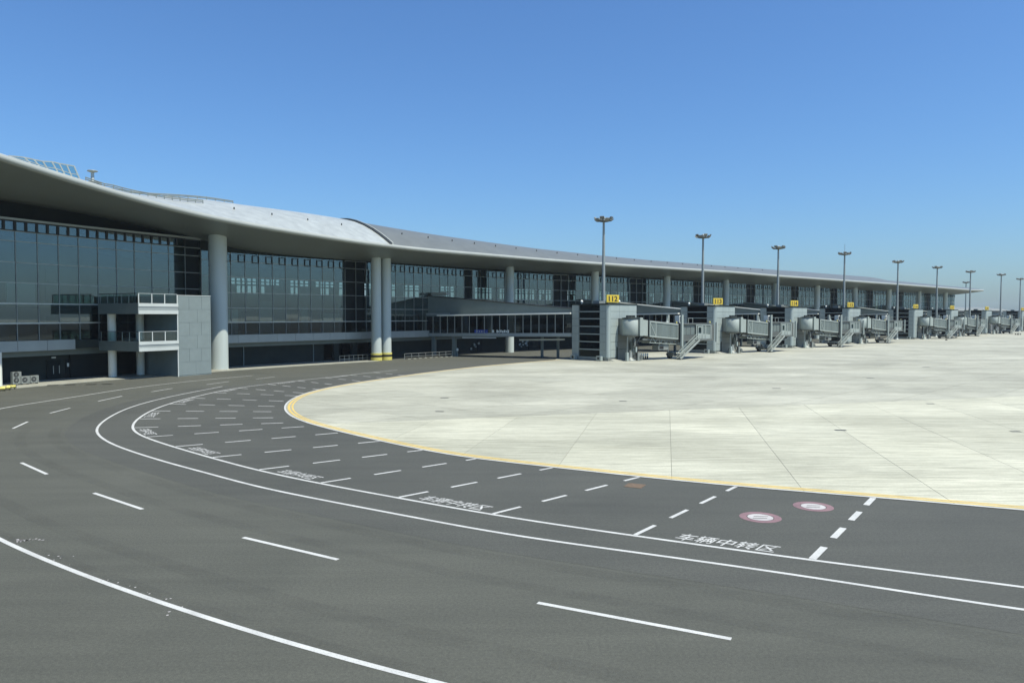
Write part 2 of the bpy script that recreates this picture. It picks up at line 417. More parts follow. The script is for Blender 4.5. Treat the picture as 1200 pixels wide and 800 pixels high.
# markings -------------------------------------------------------------------------------------
ZP, ZB = .009, .012       # paint on the old road, paint on the bay asphalt
def line_part(name, c, off, wd, z, m, parent, u0=None, u1=None):
    return part(name, ribbon(MB(), c, off, wd, z, u0, u1, .7), m, parent)
line_part('lane_edge_line', lineA, 0, .18, ZP, M['white'], road)
line_part('bay_boundary_line', lineB, 0, .165, ZB, M['white'], road)
line_part('bay_boundary_line', lineC, 0, .17, ZB, M['white'], road)
def dash(p, q, wd, z, m=None, name='lane_dash', parent=None):
    d = (q - p).normalized(); k = Vector((d.y, -d.x)) * wd / 2
    return part(name, MB().flat([p + k, q + k, q - k, p - k], z), m or M['white'], parent or road)
for a, b, c, d in ((630, 706, 857, 748.5), (285, 629.5, 396, 655.5), (110, 577.5, 167, 596.5), (25, 542, 55, 555.5), (-35, 519, -16, 529), (15, 502, 32.5, 494),
                   (58.5, 484, 82, 478), (115, 470, 143, 464), (177, 459, 202, 455), (242, 450.5, 268, 447), (300, 444, 322, 441.5), (-110, 460, -96, 468)):
    dash(gp(a, b), gp(c, d), .17, ZP)
# arrow on the lane at the left edge of the frame
p0 = gp(2, 526); p1 = gp(2, 514)
tv = lineA.tan(lineA.near(p0)); nv = Vector((tv.y, -tv.x)); c0 = gp(-14, 522)
arrow = [c0 - tv * 2.6 - nv * .09, c0 - tv * 2.6 + nv * .09, c0 + tv * .4 + nv * .09, c0 + tv * .4 + nv * .38, c0 + tv * 2.2, c0 + tv * .4 - nv * .38, c0 + tv * .4 - nv * .09]
part('lane_arrow', MB().flat(arrow, ZP), M['white'], road)
# dashed separators of the bays
seps = [lineC.near(gp(*p)) for p in ((960, 657.5), (745, 628), (587, 604.5), (467, 583.5), (372, 566), (303, 551), (245, 536), (205, 523.5), (171, 513))]
u = seps[-1]
while u + 4.9 < lineC.len - 2: u += 4.9; seps.append(u)
seps = [seps[0] - 6.4 * 2, seps[0] - 6.4] + seps
bays = []
for i, u in enumerate(seps):
    if i < 2: continue
    p = lineC.at(u); nn = lineC.nor(u)
    if nn.dot(Vector((0, 80)) - p) < 0 and u < 30: nn = -nn
    ang = math.radians(-11 if i < 4 else -15)
    nn = Vector((nn.x * math.cos(ang) - nn.y * math.sin(ang), nn.x * math.sin(ang) + nn.y * math.cos(ang)))
    # distance to the apron edge along nn
    best = 40
    for e0, e1 in zip(edge.p, edge.p[1:]):
        r = e1 - e0; den = nn.x * r.y - nn.y * r.x
        if abs(den) < 1e-9: continue
        wv = e0 - p; t = (wv.x * r.y - wv.y * r.x) / den; k = (wv.x * nn.y - wv.y * nn.x) / den
        if 0 <= k <= 1 and .5 < t < best: best = t
    if best > 20: best = 12
    t = .12; wd = .24 if i == 2 else .17
    while t < best - .4:
        t2 = min(t + 1.55, best - .08)
        dash(p + nn * t, p + nn * t2, wd, ZB, name='bay_dash'); t += 2.85
# lettering in every second bay
def text_mesh(body, size=1.0, bold=.014):
    cu = bpy.data.curves.new('lettering', 'FONT'); cu.body = body; cu.size = size; cu.align_x = 'CENTER'; cu.resolution_u = 2; cu.offset = bold
    o = bpy.data.objects.new('lettering', cu); COL.objects.link(o); bpy.context.view_layer.update()
    dg = bpy.context.evaluated_depsgraph_get(); me = bpy.data.meshes.new_from_object(o.evaluated_get(dg))
    v = [tuple(x.co) for x in me.vertices]; f = [tuple(p.vertices) for p in me.polygons]
    bpy.data.objects.remove(o); bpy.data.curves.remove(cu); bpy.data.meshes.remove(me)
    return v, f
tv_, tf_ = text_mesh('车辆中转区', 1.0, 0)
xs = [v[0] for v in tv_]; ys = [v[1] for v in tv_]; x0, x1, y0, y1 = min(xs), max(xs), min(ys), max(ys)
for i in range(2, len(seps) - 1, 2):
    u = (seps[i] + seps[i + 1]) / 2; p = lineC.at(u); T = -lineC.tan(u); N = lineC.nor(u)
    sx, sy = (3.4, .82) if i < 6 else (2.9, .8)
    vs = []; vs2 = []
    for v in tv_:
        a = ((v[0] - x0) / (x1 - x0) - .5) * sx; b = .24 + (v[1] - y0) / (y1 - y0) * sy
        q = p + T * a + N * b + T * (b * .25); vs.append((q.x, q.y, ZB)); q = q + T * .022 + N * .012; vs2.append((q.x, q.y, ZB + .004))
    part('road_lettering', MB().add(vs, tf_).add(vs2, tf_), M['white'], road)
# apron edge: white line on the asphalt side, two yellow lines on the concrete
ENOR = edge.nor(40).dot(Vector((10, 70)) - edge.at(40)) > 0
sg = 1 if ENOR else -1
line_part('apron_edge_line', edge, -.02 * sg, .15, .029, M['white'], apron)
line_part('apron_edge_line', edge, .30 * sg, .20, .030, M['yellow'], apron)
line_part('apron_edge_line', edge, .60 * sg, .16, .030, M['yellow'], apron)
# faded round signs painted in the first bay
def ring(c, r0, r1, z, n=40):
    vs = [(c.x + r * math.cos(2 * math.pi * i / n), c.y + r * math.sin(2 * math.pi * i / n), z) for r in (r0, r1) for i in range(n)]
    return MB().add(vs, [(i, n + i, n + (i + 1) % n, (i + 1) % n) for i in range(n)])
for c in (gp(891, 606), gp(953, 593.3)):
    part('painted_ring', ring(c, .52, .80, ZB), M['red'], road)
    n = 32; part('painted_disc', MB().flat([(c.x + .49 * math.cos(2 * math.pi * i / n), c.y + .49 * math.sin(2 * math.pi * i / n)) for i in range(n)], ZB), M['white2'], road)
    for k in (-1, 1):
        b = c + Vector((.06 * k, .13 * k)); part('painted_stroke', MB().flat([b + Vector(q) for q in ((-.3, -.03), (.26, -.06), (.3, .0), (-.26, .04))], ZB + .004), M['asphalt2'], road)
# faint tyre-darkened tracks along both lanes
tm_ = bpy.data.materials.new('tyre_dust'); tm_.use_nodes = True; t = tm_.node_tree; b_ = t.nodes['Principled BSDF']
b_.inputs['Base Color'].default_value = (.035, .035, .034, 1); b_.inputs['Roughness'].default_value = .8
al = ramp(t, noise(t, mapping(t, (.5, .5, 1)), 1.0, 6, .7), .34, (0, 0, 0), .75, (.13, .13, .13)); t.links.new(al, b_.inputs['Alpha'])
for off, wd in ((2.5, .7), (4.4, .6), (8.5, .65), (10.2, .6)):
    line_part('tyre_track', lineB, -off, wd, .0065, tm_, road, 2, lineB.len - 30)
# covers in the road and drains in the apron
c = gp(744, 569); d_ = Vector((.9, -.43)); e_ = Vector((.43, .9))
part('access_cover', MB().prism([c + d_ * a + e_ * b for a, b in ((-.42, -.42), (.42, -.42), (.42, .42), (-.42, .42))], .005, .016), M['patch'], road)
for x, y, wd in ((515, 482, .32), (521, 466, .36), (985, 504, .34), (1090, 473, .3), (910, 455, .4), (1020, 443, .4), (1085, 430, .45), (730, 470, .3), (1190, 505.5, .3)):
    c = gp(x, y, .02)
    part('drain_cover', MB().prism([(c.x + wd * a, c.y + wd * b) for a, b in ((-1.2, -.5), (1.0, -.75), (1.2, .5), (-1.0, .75))], .02, .033), M['iron'], apron)
# specks of spilt paint by the outer line
sp_ = MB(); rs = random.Random(3)
for k in range(46):
    t = rs.random(); x = 18 + t * 200 + rs.gauss(0, 8); y = 632 + t * 85 + rs.gauss(0, 7)
    if k < 24: x = 18 + rs.random() * 34; y = 633.5 - (x - 18) * .05 + rs.gauss(0, .8)
    c = gp(x, y); r = rs.uniform(.01, .05) if k > 23 else rs.uniform(.03, .08); a = rs.random() * 6
    sp_.flat([(c.x + r * rs.uniform(.5, 1.2) * math.cos(a + j * 1.256), c.y + r * rs.uniform(.5, 1.2) * math.sin(a + j * 1.256)) for j in range(5)], ZP)
part('paint_specks', sp_, M['white2'], road, kind='stuff')

# ------------------------------------------------------------------ the terminal: its plan
dT = Vector((.755, .655)).normalized()
C1, C2, C3 = Vector((-42.2, 106.5)), Vector((-22.7, 131.0)), Vector((-1.0, 158.5))
COLPX = [697, 781, 850, 908, 957, 1001, 1041, 1076, 1107]
kp = [Vector((-76, 18)), Vector((-69.5, 42)), Vector((-63.5, 61)), Vector((-56.3, 80)), C1, C2, C3] + [C3 + dT * 27.4 * k for k in range(1, 14)]
K = Curve(kp, 1.0, 7.0)
sC0, sC1, sC2, sC3 = K.near(Vector((-56.3, 80))), K.near(C1), K.near(C2), K.near(C3)
def at_px(off, x):      # arc position where the line K + off*N crosses pixel column x
    lo, hi = K.near(Vector((-69.5, 42))), K.len
    for _ in range(40):
        m = (lo + hi) / 2; p = K.at(m) + K.nor(m) * off
        if p.y < 5 or 600 + F * p.x / p.y < x: lo = m
        else: hi = m
    return (lo + hi) / 2
sCols = [sC1, sC2, sC3] + [at_px(0, x) for x in COLPX]
sEnd = at_px(-4, 1118)
sTip = at_px(6, 1144)
def kpt(u, off, z=None):
    p = K.at(u) + K.nor(u) * off
    return Vector((p.x, p.y)) if z is None else Vector((p.x, p.y, z))
T_EDGE = [(-90, 146), (-40, 163), (0, 176), (40, 190), (100, 210), (160, 228), (200, 239), (260, 253.5), (330, 266), (420, 280.5), (460, 286), (500, 290.5), (560, 295.5), (640, 302.5), (750, 310.5), (860, 317.5), (912, 322), (1010, 329), (1052, 332), (1096, 335.4), (1142, 339.2)]
T_SKY = [(-90, 160), (40, 202), (100, 221), (160, 229.5), (200, 231), (240, 234), (270, 239), (300, 242.6), (330, 246.6), (360, 250.6), (390, 255.4), (425, 262), (460, 268), (500, 274.5), (560, 283), (620, 291), (700, 299.7), (750, 304.5), (860, 313), (1010, 324.2), (1016, 327.2), (1052, 330), (1142, 339)]
T_SOF = [(0, 231), (120, 250.5), (200, 270), (240, 281), (267, 290.5), (330, 298.6), (420, 305.5), (470, 308.5), (560, 314.5), (650, 319), (735, 324), (850, 331), (950, 337), (1050, 342), (1118, 345.5)]
NS = int(sTip / 1.5) + 1
SS = [sTip * i / NS for i in range(NS + 1)]
def heights(tab, off, hold=None):
    out = []
    for u in SS:
        p = kpt(u, off); x = 600 + F * p.x / max(p.y, 8)
        out.append(None if x < tab[0][0] else zat(p, lut(tab, x)))
    first = next(v for v in out if v is not None)
    return [first if v is None else v for v in out]
He = gauss(heights(T_EDGE, 9.0), 3.0); Hr = gauss(heights(T_SKY, -5.0), 1.2); Hs = gauss(heights(T_SOF, -4.0), 2.5)
Hr = [max(r, e + .5) for r, e in zip(Hr, He)]
def hs(H, u):
    k = max(0, min(NS - 1e-6, u / sTip * NS)); i = int(k); return H[i] + (H[i + 1] - H[i]) * (k - i)

term = thing('terminal_building', 'long curved glass airport terminal under a sweeping silver roof', 'terminal', (0, 0, 0))
# ---- roof: soffit, rim and sheet as sections swept along the curve
def sections():
    soff, rim, top = [], [], []
    for i, u in enumerate(SS):
        e, r, s_ = He[i], Hr[i], Hs[i]
        k = max(0.0, min(1.0, (u - sEnd - 2) / max(.1, sTip - sEnd - 2)))       # the tip of the roof tapers out beyond the end wall
        rr = .36 * (1 - .7 * k); low = e - 2 * rr
        s_ = s_ + (low - .2 - s_) * k ** 1.5
        ob = 8.4 - 0.0 * k
        sf = [(-46, s_ - 1.0), (-38, s_ + .2), (-20, s_ + .35), (-4, s_)]
        for t in (.12, .25, .4, .55, .7, .85, .95):
            sf.append((-4 + (ob + 4) * t, s_ + (low - s_) * (t ** 1.35)))
        sf.append((ob, low))
        rm = []
        for a in range(-90, 91, 20):
            rm.append((ob + rr * 1.05 * math.cos(math.radians(a)), low + rr + rr * math.sin(math.radians(a))))
        rm.append((ob - .5, e + .07))
        r2 = r + (e + .3 - r) * k
        tp = [(ob - .5, e + .07)]
        for t in (.1, .22, .36, .52, .7, .86, 1):
            tp.append((ob - .5 - (ob + 4.5) * t, e + .07 + (r2 - e - .07) * (1 - (1 - t) ** 1.7)))
        tp += [(-14, r2 + .35 * (1 - k)), (-26, r2 + .3 * (1 - k)), (-40, r2 - 1.5 * (1 - k)), (-46, s_ - 1.0)]
        soff.append((u, sf)); rim.append((u, rm)); top.append((u, tp))
    return soff, rim, top
def sweep(secs, flip=False, mb=None):
    mb = mb or MB(); n = len(secs[0][1]); vs = []
    for u, sec in secs:
        p = K.at(u); q = K.nor(u)
        vs += [(p.x + q.x * o, p.y + q.y * o, z) for o, z in sec]
    fs = []
    for i in range(len(secs) - 1):
        for k in range(n - 1):
            f = (i * n + k, i * n + k + 1, (i + 1) * n + k + 1, (i + 1) * n + k); fs.append(f[::-1] if flip else f)
    mb.add(vs, fs, True); return mb
soff, rim, top = sections()
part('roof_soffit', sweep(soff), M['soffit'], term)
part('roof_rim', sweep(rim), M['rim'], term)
sArc = at_px(8.4, 462)
iA = min(range(len(SS)), key=lambda i: abs(SS[i] - sArc))
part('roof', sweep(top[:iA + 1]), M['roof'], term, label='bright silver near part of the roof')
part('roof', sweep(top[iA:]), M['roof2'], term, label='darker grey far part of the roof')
# the arched seam between both roof sheets
def arc_strip(du, wd, lift, th):
    mb = MB(); sec = [q for q in top[iA][1][:9]]
    for (o0, z0), (o1, z1) in zip(sec, sec[1:]):
        b = []; t = []
        for o, z in ((o0, z0), (o1, z1)):
            for uu in (sArc + du, sArc + du + wd):
                b.append(kpt(uu, o, z + lift)); t.append(kpt(uu, o, z + lift + th))
        mb.hexa([b[0], b[1], b[3], b[2]], [t[0], t[1], t[3], t[2]])
    return mb
part('roof_seam', arc_strip(-.4, .5, -.05, .25), M['trim_dark'], term)
part('roof_seam', arc_strip(.11, .3, -.05, .36), M['rim'], term)
# end of the roof and anchors on the sheet
anc = MB()
for k in range(26):
    u = sArc - 26 + k * 6.5
    sec = top[min(range(len(SS)), key=lambda i: abs(SS[i] - u))][1]; o, z = sec[3]
    p = kpt(u, o, z); anc.tube(p, p + Vector((0, 0, .28)), .1, n=6)
part('roof_anchor', anc, M['trim_dark'], term, kind='stuff')

# ---- columns
def column(u, r, name='column', off=0.0, z1=None, m=None, parent=term, band=False):
    p = kpt(u, off); z1 = hs(Hs, u) + 1.6 if z1 is None else z1
    o = part(name, MB().lathe([(r, .0), (r, z1)], 32), m or M['col'], parent); o.location = (p.x, p.y, 0)
    return o
def foot(c, r):
    part('base_ring', MB().lathe([(r + .25, .012), (r + .25, .18), (r + .03, .26)], 32), M['strip'], c)
c1o = column(sC1, 1.25); foot(c1o, 1.25)
for du in (-1.15, 1.15):
    c = column(sC2 + du, .88)
    part('barrier_band', MB().lathe([(.99, .02), (.99, .62)], 28), M['yellowp'], c)
    part('barrier_band', MB().lathe([(1.0, .62), (1.0, 1.0)], 28), M['black'], c)
    part('barrier_band', MB().lathe([(.99, 1.0), (.99, 1.32)], 28), M['yellowp'], c)
for u in sCols[2:]: column(u, .92)
p = kpt(at_px(-2.4, -5), -2.4); cc = part('ground_floor_column', MB().lathe([(.5, .05), (.5, 3.84)], 24), M['colw'], term); cc.location = (p.x, p.y, 0)

# ---- curtain wall
unit = MB().box(-.5, .5, -.012, .012, 0, 1).mesh('glass_pane', M['glass'])
unit_d = MB().box(-.5, .5, -.012, .012, 0, 1).mesh('dark_pane', M['glassd'])
vent_me = MB()
for a in ((-.62, .62, -.06, .05, 0, .10), (-.62, .62, -.06, .05, 1.08, 1.18), (-.62, -.52, -.06, .05, .1, 1.08), (.52, .62, -.06, .05, .1, 1.08)): vent_me.box(*a)
vent_me = vent_me.mesh('vent_frame', M['trim_dark'])
pane_far = MB(); vent_far = MB(); npane = 0; nvent = 0
GO = -4.0
def cell_frame(u0, u1):
    a = kpt(u0, GO); b = kpt(u1, GO); t = (b - a).normalized(); nrm = Vector((t.y, -t.x))
    def fr(x, y, z):     # x along the cell from its middle, y outward, z up
        m = (a + b) / 2; return Vector((m.x + t.x * x + nrm.x * y, m.y + t.y * x + nrm.y * y, z))
    return fr, (b - a).length, math.atan2(t.y, t.x)
MOD = 2.45
bounds = [sC0 - 42] + [sCols[0], sCols[1], sCols[2]] + sCols[3:] + [sEnd]
ROW0 = [7.05, 9.35, 11.75, 14.1, 16.55, 17.7, 18.9]
ROW1 = [6.9, 9.06, 11.4, 13.8, 16.15, 17.45]
glass_rows = 0
for bi in range(len(bounds) - 1):
    ua, ub = bounds[bi], bounds[bi + 1]
    L = ub - ua; n = max(1, round(L / MOD)); st = L / n
    rows = ROW0 if bi == 0 else ROW1
    ztop = rows[-1]
    near_bay = bi <= 4; mw = .045 if bi < 3 else .075
    fm = MB(); lm = MB(); dk = MB(); lv = MB(); hm = MB()
    dark_cells = ()
    if bi == 0: dark_cells = (n - 1,)
    elif bi == 1: dark_cells = (n - 2, n - 1)
    elif bi < len(bounds) - 2: dark_cells = (n - 4, n - 3) if bi > 2 else (n - 4,)
    for c in range(n):
        u0, u1 = ua + c * st, ua + (c + 1) * st
        if bi == 0 and u1 < sC0 - 26: pass
        fr, wd, yaw = cell_frame(u0, u1)
        fm.box(-wd / 2 - mw, -wd / 2 + mw, -.10, .07, 4.9, ztop, fr)            # mullion
        isd = c in dark_cells
        if isd:
            dk.box(-wd / 2 + .05, wd / 2 - .05, -.5, -.35, 6.9, ztop + .9, fr)
            for z in rows[1:]: lv.box(-wd / 2 + .05, wd / 2 - .05, -.34, .03, z - .06, z + .06, fr)
        for r in range(len(rows) - 1):
            z0, z1 = rows[r], rows[r + 1]
            if not isd: hm.box(-wd / 2 + .046, wd / 2 - .046, -.06, .06, z0 - mw, z0 + mw, fr)
            if isd: continue
            top_row = r == len(rows) - 2
            if (near_bay and npane < 290):
                o = part('glass_pane', unit, None, term); npane += 1
                p = fr(0, 0, z0 + .036); o.location = p; o.scale = (wd - .1, 1, z1 - z0 - .075)
                o.rotation_euler = (random.gauss(0, .0016), 0, yaw + random.gauss(0, .0022))
            else:
                pane_far.box(-wd / 2 + .05, wd / 2 - .05, -.012, .012, z0 + .036, z1 - .04, fr)
        # opening lights at the top
        halves = (-wd / 4, wd / 4) if bi == 0 else ((wd / 4,) if c % 1 == 0 else ())
        if not isd:
            zv = rows[-2] + (.02 if bi == 0 else -.12)
            if bi == 0: zv = 17.72
            for h in halves:
                if nvent < 120 and near_bay:
                    o = part('vent_frame', vent_me, None, term); nvent += 1
                    o.location = fr(h, .09, zv); o.rotation_euler = (0, 0, yaw); o.scale = (wd / 2.45 * .96, 1, 1.0)
                else:
                    for a in ((-.6, .6, .04, .14, 0, .1), (-.6, .6, .04, .14, 1.08, 1.18), (-.6, -.5, .04, .14, .1, 1.08), (.5, .6, .04, .14, .1, 1.08)):
                        vent_far.box(a[0] + h, a[1] + h, a[2], a[3], a[4] + zv, a[5] + zv, fr)
        # ground-floor band: dark glass strip over the ledge
        if near_bay and bi < 3 and nvent >= 0:
            o = part('lower_glass_pane', unit_d, None, term); o.location = fr(0, -.05, 5.0); o.scale = (wd - .1, 1, rows[0] - 5.1); o.rotation_euler = (0, 0, yaw + random.gauss(0, .002))
        else:
            lm.box(-wd / 2 + .05, wd / 2 - .05, -.06, -.03, 5.0, rows[0] - .1, fr)
    part('curtain_wall_frame', fm, M['frame'], term); part('curtain_wall_transom', hm, M['transom'], term, kind='stuff')
    if dk.f: part('louvre_backing', dk, M['dark2'], term); part('louvre', lv, M['frame'], term, kind='stuff')
    if lm.f: part('lower_glazing', lm, M['glassd'], term)
part('glazing', pane_far, M['glass'], term, kind='stuff')
if vent_far.f: part('vent_frame', vent_far, M['trim_dark'], term, kind='stuff')

def wall_strip(ua, ub, o0, o1, z0, z1, step=2.45, mb=None, zf=None):
    """a band that follows the curve between two offsets"""
    mb = mb or MB(); n = max(1, int((ub - ua) / step)); vs = []; fs = []
    for i in range(n + 1):
        u = ua + (ub - ua) * i / n
        for o, z in ((o0, z0), (o1, z0), (o1, z1), (o0, z1)): vs.append(kpt(u, o, z))
    for i in range(n):
        for k in range(4): fs.append((i * 4 + k, i * 4 + (k + 1) % 4, (i + 1) * 4 + (k + 1) % 4, (i + 1) * 4 + k)[::-1])
    fs += [(0, 1, 2, 3), (n * 4 + 3, n * 4 + 2, n * 4 + 1, n * 4)]
    return mb.add(vs, fs)
uL, uR = bounds[0], sEnd
part('transom', wall_strip(uL, sC1, -4.15, -3.75, 6.94, 7.10), M['line'], term)
part('transom', wall_strip(sC1, uR, -4.15, -3.75, 6.80, 6.94), M['line'], term)
part('transom', wall_strip(uL, sC1 - 8, -4.1, -3.86, 9.26, 9.40), M['line'], term)
part('head_sill', wall_strip(uL, sC1, -4.3, -3.7, 18.95, 19.2), M['fascia'], term)
part('head_band', wall_strip(uL, sC1, -6.4, -6.0, 19.0, 22.5), M['dark2'], term)
part('head_band', wall_strip(sC1, uR, -4.4, -4.15, 17.46, 19.2), M['dark'], term)
# ledge above the ground floor: single fascia panels
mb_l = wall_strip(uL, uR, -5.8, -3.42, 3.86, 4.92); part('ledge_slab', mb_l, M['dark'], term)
uu = uL + 6
while uu < sC3 + 20:
    if not (sC1 - 19.5 < uu + 1.7 < sC1 - 1):
        part('fascia_panel', wall_strip(uu + .02, uu + 3.38, -3.41, -3.33, 3.75, 4.98, 1.7), M['fascia'], term)
    uu += 3.4
part('fascia_panel', wall_strip(uu, uR, -3.41, -3.33, 3.75, 4.98), M['fascia'], term)
part('ground_floor_beam', wall_strip(uL, uR, -6.0, -4.8, 3.05, 3.85), M['wedge'], term)
# ground floor wall, with an open passage left of the twin columns
gap0, gap1 = sC2 - 8.2, sC2 + 2.5
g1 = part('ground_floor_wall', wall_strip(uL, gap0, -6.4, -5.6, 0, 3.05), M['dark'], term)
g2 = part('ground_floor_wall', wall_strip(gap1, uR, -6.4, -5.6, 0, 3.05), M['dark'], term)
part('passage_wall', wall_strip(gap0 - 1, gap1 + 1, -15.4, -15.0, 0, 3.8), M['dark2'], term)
for uo in (gap0 + 2.3, gap0 + 6.4): 
    p = kpt(uo, -5.4); o = part('passage_pier', MB().box(-.5, .5, -.35, .35, 0, 3.85), M['dark'], term); o.location = (p.x, p.y, 0); o.rotation_euler = (0, 0, math.atan2(K.tan(uo).y, K.tan(uo).x))
# doors and shutters in the ground floor wall
def on_wall(parent, name, u, off, w_, h_, m, z0=.02, th=.06):
    p = kpt(u, off); o = part(name, MB().box(-w_ / 2, w_ / 2, -th, th, 0, h_), m, parent); o.location = (p.x, p.y, z0)
    o.rotation_euler = (0, 0, math.atan2(K.tan(u).y, K.tan(u).x)); return o
for xx in (58, 65, 80, 88):
    u = at_px(-5.55, xx); d_o = on_wall(g1, 'door', u, -5.55, 1.0, 2.4, M['dark2'])
    part('door_handle', MB().box(.28, .33, -.15, -.065, .7, 1.7), M['line'], d_o)
for xx in (62, 84): on_wall(g1, 'door_lamp', at_px(-5.5, xx), -5.5, .5, .18, M['fascia_l'], 2.65)
on_wall(g1, 'notice', at_px(-5.5, 79), -5.5, .3, .45, M['whitep'], 1.5, .02)
for xx in (285, 367): on_wall(g1, 'wall_joint', at_px(-5.55, xx), -5.55, .14, 3.0, M['wedge'])
for xx in (562, 622, 632):
    on_wall(g2, 'service_door', at_px(-5.55, xx), -5.55, 1.3, 2.5, M['dark2'])
# pipes and switch boxes glimpsed below the gallery
rs = random.Random(11)
for xx, cnt_ in ((555, 6), (612, 9)):
    for k in range(cnt_):
        u = at_px(-5.4, xx + rs.uniform(-4, 6)); on_wall(g2, 'switch_box', u, -5.42, rs.uniform(.2, .5), rs.uniform(.2, .6), M['panel'], rs.uniform(.5, 2.4), .1)
# ---- inside: floor, cores, rear wall with its windows
part('floor', wall_strip(uL, uR, -38.5, -4.3, 4.5, 4.9, 5), M['inner'], term)
part('upper_floor', wall_strip(uL, sC1 - 9, -20, -4.5, 9.0, 9.3, 5), M['inner'], term)
rw = MB(); rr_ = random.Random(5)
wall_strip(uL, uR, -38.3, -38.0, 4.9, 12.4, 4, rw); wall_strip(uL, uR, -38.3, -38.0, 15.5, 20.5, 4, rw)
u = uL
while u < uR - 16:
    openrun = 0 if (u < sC1 + 19) else rr_.choice((2, 3, 3, 4, 5, 7))
    if openrun == 0: wall_strip(u, u + 6, -38.29, -38.01, 12.41, 15.49, 6, rw); u += 6; continue
    for k in range(openrun):
        wall_strip(u, u + .3, -38.29, -38.01, 12.41, 15.49, 1, rw)
        for z0, z1 in ((14.75, 14.95), (14.0, 14.3)): wall_strip(u + .3, u + 1.3, -38.28, -38.02, z0, z1, 2, rw)
        if rr_.random() < .3: wall_strip(u + .3, u + 1.3, -38.27, -38.03, 12.42, 13.99, 2, rw)
        u += 1.3
    g = rr_.choice((.9, 1.5, 2.6, 5.0)); wall_strip(u, u + g, -38.29, -38.01, 12.41, 15.49, 2, rw); u += g
wall_strip(u, uR, -38.29, -38.01, 12.41, 15.49, 2, rw)
wall_strip(uL, uR, -38.3, -38.0, 0.0, 4.89, 4, rw)
part('rear_wall', rw, M['inner'], term, kind='stuff')
for k in range(24):
    u = sC0 - 20 + k * 14 + rr_.uniform(-3, 3)
    if u > uR - 8: break
    part('interior_core', wall_strip(u, u + rr_.uniform(3, 8), -24 - rr_.uniform(0, 8), -15 - rr_.uniform(0, 5), 4.95, rr_.uniform(7.5, 10.5)), M[rr_.choice(('inner', 'innerd', 'panel_d'))], term)
for k in range(16):
    u = sC0 - 12 + k * 5.1 + rr_.uniform(-1.5, 1.5); w_ = rr_.uniform(1.2, 4.5); z0 = rr_.choice((4.95, 9.35, 9.35)) if u < sC1 - 14 else 4.95
    if sC1 - 12 < u < sC1 + 2: continue
    part('interior_screen', wall_strip(u, u + w_, -8.4 - (k % 3) * 1.5, -8.2 - (k % 3) * 1.5, z0, z0 + rr_.uniform(1.6, 5.5), 3), M[rr_.choice(('panel', 'whitep', 'inner', 'fascia'))], term)
# end walls
for u_, m_ in ((sEnd, 'glassd'), (uL, 'dark')):
    mbE = MB(); a = kpt(u_, -4.05); b = kpt(u_, -38.0); d = (b - a).normalized(); q = Vector((d.y, -d.x)) * .1
    mbE.hexa([(a.x - q.x, a.y - q.y, 0), (b.x - q.x, b.y - q.y, 0), (b.x + q.x, b.y + q.y, 0), (a.x + q.x, a.y + q.y, 0)],
             [(a.x - q.x, a.y - q.y, 18), (b.x - q.x, b.y - q.y, 18), (b.x + q.x, b.y + q.y, 18), (a.x + q.x, a.y + q.y, 18)])
    part('end_wall', mbE, M[m_], term)

# pavement along the foot of the building
part('pavement', wall_strip(uL, sC2 - 2, -6.5, 1.6, .0, .05, 2), M['strip'], kind='structure')
pv = bpy.data.objects['pavement']
for x, y in ((62, 451.5), (82, 450.8), (107, 450.5), (125.5, 450.2)):
    c = gp(x, y); t = Vector((.95, .3)); q = Vector((-.3, .95))
    part('drain_grate', MB().prism([c + t * a + q * b for a, b in ((-.55, -.22), (.55, -.22), (.55, .22), (-.55, .22))], .05, .062), M['iron'], pv)

